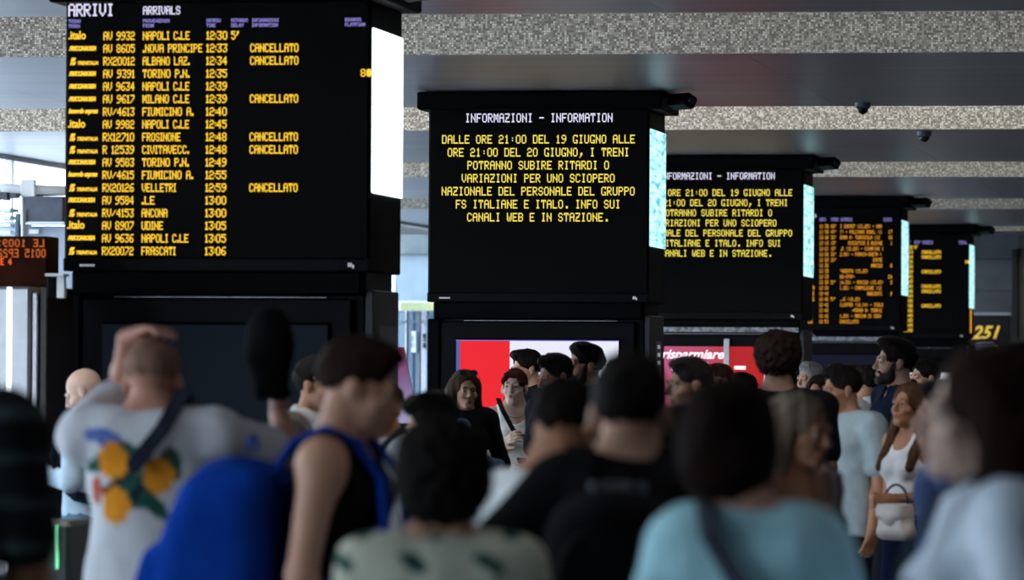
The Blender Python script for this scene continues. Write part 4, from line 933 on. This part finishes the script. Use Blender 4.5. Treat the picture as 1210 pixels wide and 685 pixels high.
p = person('sunglasses', 550, 436, 30, 12, 'woman with sunglasses on brown hair holding a blue and white jacket', 'long', (.055, .035, .022), 'light', ('jacket', (.014, .014, .018)), fem=True, glasses='up', head=(4, 4, 0), arms=FOLD)
r, S = held(p, 'folded_jacket', 'pale blue and white jacket bundled in the arms of the sunglasses woman', 'jacket')
G = Field(axis(-.25, .25, .011), axis(-.40, -.08, .011), axis(.95, 1.5, .011)); G.add([('c', V3(-.06, -.20, 1.38), V3(-.02, -.23, 1.16), .055, .075, .03), ('c', V3(-.04, -.23, 1.15), V3(.15, -.24, 1.12), .07, .06, .03)]); G.wob(.010, 38, 4).wob(.004, 80, 2)
V, Q = G.mesh(); npmesh('bundled_cloth', V*S, Q, mat('blue_white_cloth', (.22, .36, .50), rough=.9, noise=.7, scale=9), r)
p = person('lace', 608, 434, 31, 6, 'young woman in white lace camisole with red brown fringe looking up, phone in hand', 'updo', (.045, .014, .010), 'pale', ('camisole', (.86, .84, .80)), pants=(.015, .015, .02), fem=True, finehands=True, head=(-20, -6, 0), arms={1: ((.22, .03, 1.14), (.10, -.16, 1.10)), -1: ((-.20, -.01, 1.17), (-.115, -.16, 1.22))}, curl=34, lip=(.35, .05, .05))
phone(p, 'dark phone held in front of the white lace camisole', 1)
r = strap_bag(p, 'black handbag on the arm of the woman in the white lace camisole', (.012, .012, .014), side=1, size=(.13, .05, .11), zc=.98, name='handbag')
S = p['S']; mb = MB(); mb.tube([(p['up'](.062*math.cos(a), -.03-.062*max(0, math.sin(-a))-.035, 1.455-.045*max(0, math.sin(-a)))+V3(0, .0, 0))*S for a in [math.pi+k*math.pi/10 for k in range(11)]], .0022*S, 5)
mb.build('necklace', mat('dark_chain', (.15, .08, .06), metal=.6, rough=.3), p['root'], smooth=True)
person('black_tee_man', 622, 413, 34.5, -55, 'man with cropped quiff in black tee turned left behind the white camisole woman', 'quiff', N_, 'light', ('tee', (.006, .006, .008)), head=(-12, 8, 0))
person('dark_man_mid', 656, 417, 28, -48, 'dark haired man looking left before the white advert, lower of two', 'short', N_, 'tan', ('tee', (.02, .02, .025)), head=(-10, 12, 0))
person('dark_man_tall', 691, 404, 29.5, -62, 'taller bearded man with dark hair before the right end of the white advert', 'short', N_, 'tan', ('tee', (.006, .006, .008)), head=(-6, 0, 0), beard=(.015, .012, .01))
p = person('white_tee_nape', 668, 447, 12.3, 135, 'person in white tee with brown neck bending right in the blurred foreground', 'short', N_, 'tan', ('tee', (.78, .82, .82)), head=(12, 22, 0), lean=(0, -.17), wide=1.05)
p = person('black_back', 745, 415, 10.3, 171, 'man in black tee with faded haircut seen from behind, black backpack on', 'short', N_, 'light', ('tee', (.006, .006, .007)), wide=.84, head=(4, 6, 0), hz=-.03, arms={1: ((.36, .05, 1.19), (.40, -.05, .97))})
r = backpack(p, 'black backpack with a small pale word worn by the man seen from behind', (.012, .012, .014), big=.92, drop=.03)
font("NORTH", .03, mat('pale_badge_print', (.20, .22, .24), rough=.6), r, Vector((.055*p['S'], .335*p['S'], 1.44*p['S'])), rot=(R(90), 0, R(180)), bold=.001, width=.10, name='badge_lettering') if 0 else MB().box(-.06*p['S'], .06*p['S'], .155*p['S'], .165*p['S'], 1.405*p['S'], 1.435*p['S'], bev=.003).build('pale_badge', mat('pale_badge_print', (.16, .18, .20), rough=.6), p['root'])
person('red_panel_man', 814, 421, 22.8, -70, 'man in black clothes looking left before the pink red poster', 'short', N_, 'dark', ('tee', (.006, .006, .008)), head=(0, 4, 0), wide=1.1)
person('glasses_man', 850, 429, 38.5, -62, 'small distant man with glasses and reddish hair in olive shirt', 'short', (.10, .035, .02), 'light', ('shirt', (.05, .055, .035)), glasses=True, beard=(.12, .05, .03))
person('far_dark_b', 877, 440, 37, -80, 'small dark haired person right of the man with glasses', 'short', N_, 'tan', ('tee', (.02, .02, .02)))
person('curly', 920, 397, 24, 172, 'tall person with curly reddish dark hair in black seen from behind', 'curly', (.014, .008, .006), 'dark', ('tee', (.006, .006, .008)), wide=1.15)
p = person('blonde', 947, 462, 15, 42, 'woman with long dark blond hair in black strapless top', 'long', (.20, .155, .115), 'tan', ('strapless', (.008, .008, .010)), fem=True, head=(12, 8, 0))
strap_bag(p, 'pale grey cross body bag of the dark blond woman', (.16, .15, .18), side=-1, strapcol=(.14, .13, .16), size=(.13, .05, .12), zc=1.05)
person('grey_hair', 957, 427, 36, -50, 'grey haired person in the distance left of the light blue shirt man', 'short', (.22, .22, .22), 'light', ('tee', (.03, .03, .03)))
person('far_face', 968, 443, 32, -30, 'dark haired face between the grey haired person and the light blue shirt', 'bob', N_, 'tan', ('tee', (.03, .03, .03)), fem=True)
person('blue_shirt', 994, 431, 25.5, -50, 'dark haired man in pale grey blue polo looking left', 'short', N_, 'tan', ('polo', (.33, .41, .44)), head=(-20, 8, 0), paint=None, wide=1.2)
person('bearded', 1057, 399, 28, -68, 'tall bearded man in navy polo looking left', 'quiff', (.015, .010, .009), 'light', ('polo', (.008, .014, .030)), head=(-8, -2, 0), beard=(.02, .012, .010))
p = person('handbag_woman', 1074, 451, 24.5, -52, 'woman with long brown hair in white crop top looking up left', 'wavy', (.07, .035, .02), 'tan', ('crop', (.66, .67, .70)), fem=True, head=(6, -10, 0), pants=(.006, .010, .03), arms={1: ((.19, .05, 1.14), (.07, -.17, 1.12)), -1: ((-.20, .03, 1.14), (-.04, -.16, 1.07))})
r, S = held(p, 'handbag', 'cream leather handbag hanging from the arm of the white crop top woman', 'bag')
G = Field(axis(-.26, .3, .009), axis(-.36, -.04, .009), axis(.7, 1.1, .009)); c0 = V3(.105, -.20, 1.015)
G.add([('b', c0, (.105, .05, .085), None, .02, .03), ('c', c0+V3(-.09, 0, -.07), c0+V3(.09, 0, -.07), .045, .045, .02)]); V, Q = G.mesh(); LE = mat('cream_leather', (.55, .50, .46), rough=.5, noise=.06, scale=30); npmesh('bag_body', V*S, Q, LE, r)
G = Field(axis(-.26, .3, .008), axis(-.36, -.04, .008), axis(.7, 1.1, .008)); G.add([('b', c0+V3(0, -.012, .045), (.108, .052, .055), None, .02, .03), ('e', c0+V3(0, -.03, .0), (.06, .035, .05), None, .02)]); V, Q = G.mesh(); npmesh('flap', V*S, Q, LE, r)
MB().tube([(c0+V3(.09*math.cos(a), 0, .08+.10*math.sin(a)))*S for a in [math.pi*k/10 for k in range(11)]], .007*S, 6).build('handle', mat('dark_strap', (.03, .03, .035)), r, smooth=True)
person('white_back', 1024, 431, 35, -150, 'distant person in white shirt between the light blue shirt and the bearded man', 'short', N_, 'tan', ('shirt', (.5, .5, .5)))
person('far_glasses', 1092, 424, 34, -60, 'distant dark haired person before the lit white panel right of the bearded man', 'short', N_, 'light', ('tee', (.25, .25, .25)))
person('far_c', 988, 428, 40, 20, 'distant dark head just above the light blue shirt man', 'short', N_, 'tan', ('tee', (.02, .02, .02)))
person('far_d', 1008, 430, 41, -20, 'farther dark head between the light blue shirt and white shirt people', 'short', N_, 'tan', ('tee', (.02, .02, .02)))
person('navy_blue', 1115, 448, 17, -92, 'person in blue shirt whose head is hidden behind the nearest woman', 'short', N_, 'tan', ('shirt', (.05, .075, .16)), pants=(.01, .012, .02))
p = person('right_woman', 1158, 406, 8.8, -84, 'nearest woman with long dark brown hair in white shirt at the right edge', 'wavy', (.026, .014, .010), 'pale', ('shirt', (.66, .74, .82)), fem=True, head=(-4, -2, 0), wide=1.15)
strap_bag(p, 'dark bag strap across the white shirt of the nearest woman', (.03, .04, .05), side=-1, strapcol=(.03, .045, .05))
person('edge_right', 1212, 402, 16, -60, 'dark haired person cut by the right edge above the nearest woman', 'short', N_, 'dark', ('tee', (.015, .012, .012)))
p = person('centre_short', 524, 500, 9.8, 178, 'short person with full dark hair and cream green patterned top from behind', 'puffy', (.012, .010, .009), 'light', ('tee', (.5, .5, .42)), fem=True,
           paint=lambda v: np.where((np.sin(v[:, 0]*38+2*np.sin(v[:, 2]*20))*np.sin(v[:, 2]*45) > .55)[:, None], np.array([[.02, .09, .07]]), np.array([[.66, .66, .52]])), wide=1.1)
p = person('aqua_top', 864, 449, 9.1, 165, 'person with dark reddish bob in aqua top, dark strap over the back', 'bob', (.012, .006, .005), 'light', ('tee', (.40, .68, .74)), fem=True, wide=.88, head=(0, 8, 0), hx=.045)
r, S = held(p, 'cross_body_strap', 'dark grey strap running diagonally over the aqua top', 'strap')
MB().ribbon([p['up'](*q)*S for q in ((.10, -.13, 1.38), (.09, .02, 1.525), (.05, .13, 1.44), (-.02, .15, 1.33), (-.09, .145, 1.2), (-.16, .08, 1.08))], [(0, -1, .3), (0, 0, 1), (0, 1, .4), (0, 1, 0), (0, 1, 0), (-1, .5, 0)], .04*S, .01*S).build('body_strap', cloth((.06, .07, .09)), r)
p = person('blue_pack_b', 800, 478, 13.2, 150, 'dark clothed person between the black tee man and the aqua top', 'short', N_, 'dark', ('tee', (.006, .006, .008)), wide=1.1)
backpack(p, 'blue backpack between the man in black and the aqua top', (.006, .05, .26), drop=.08)
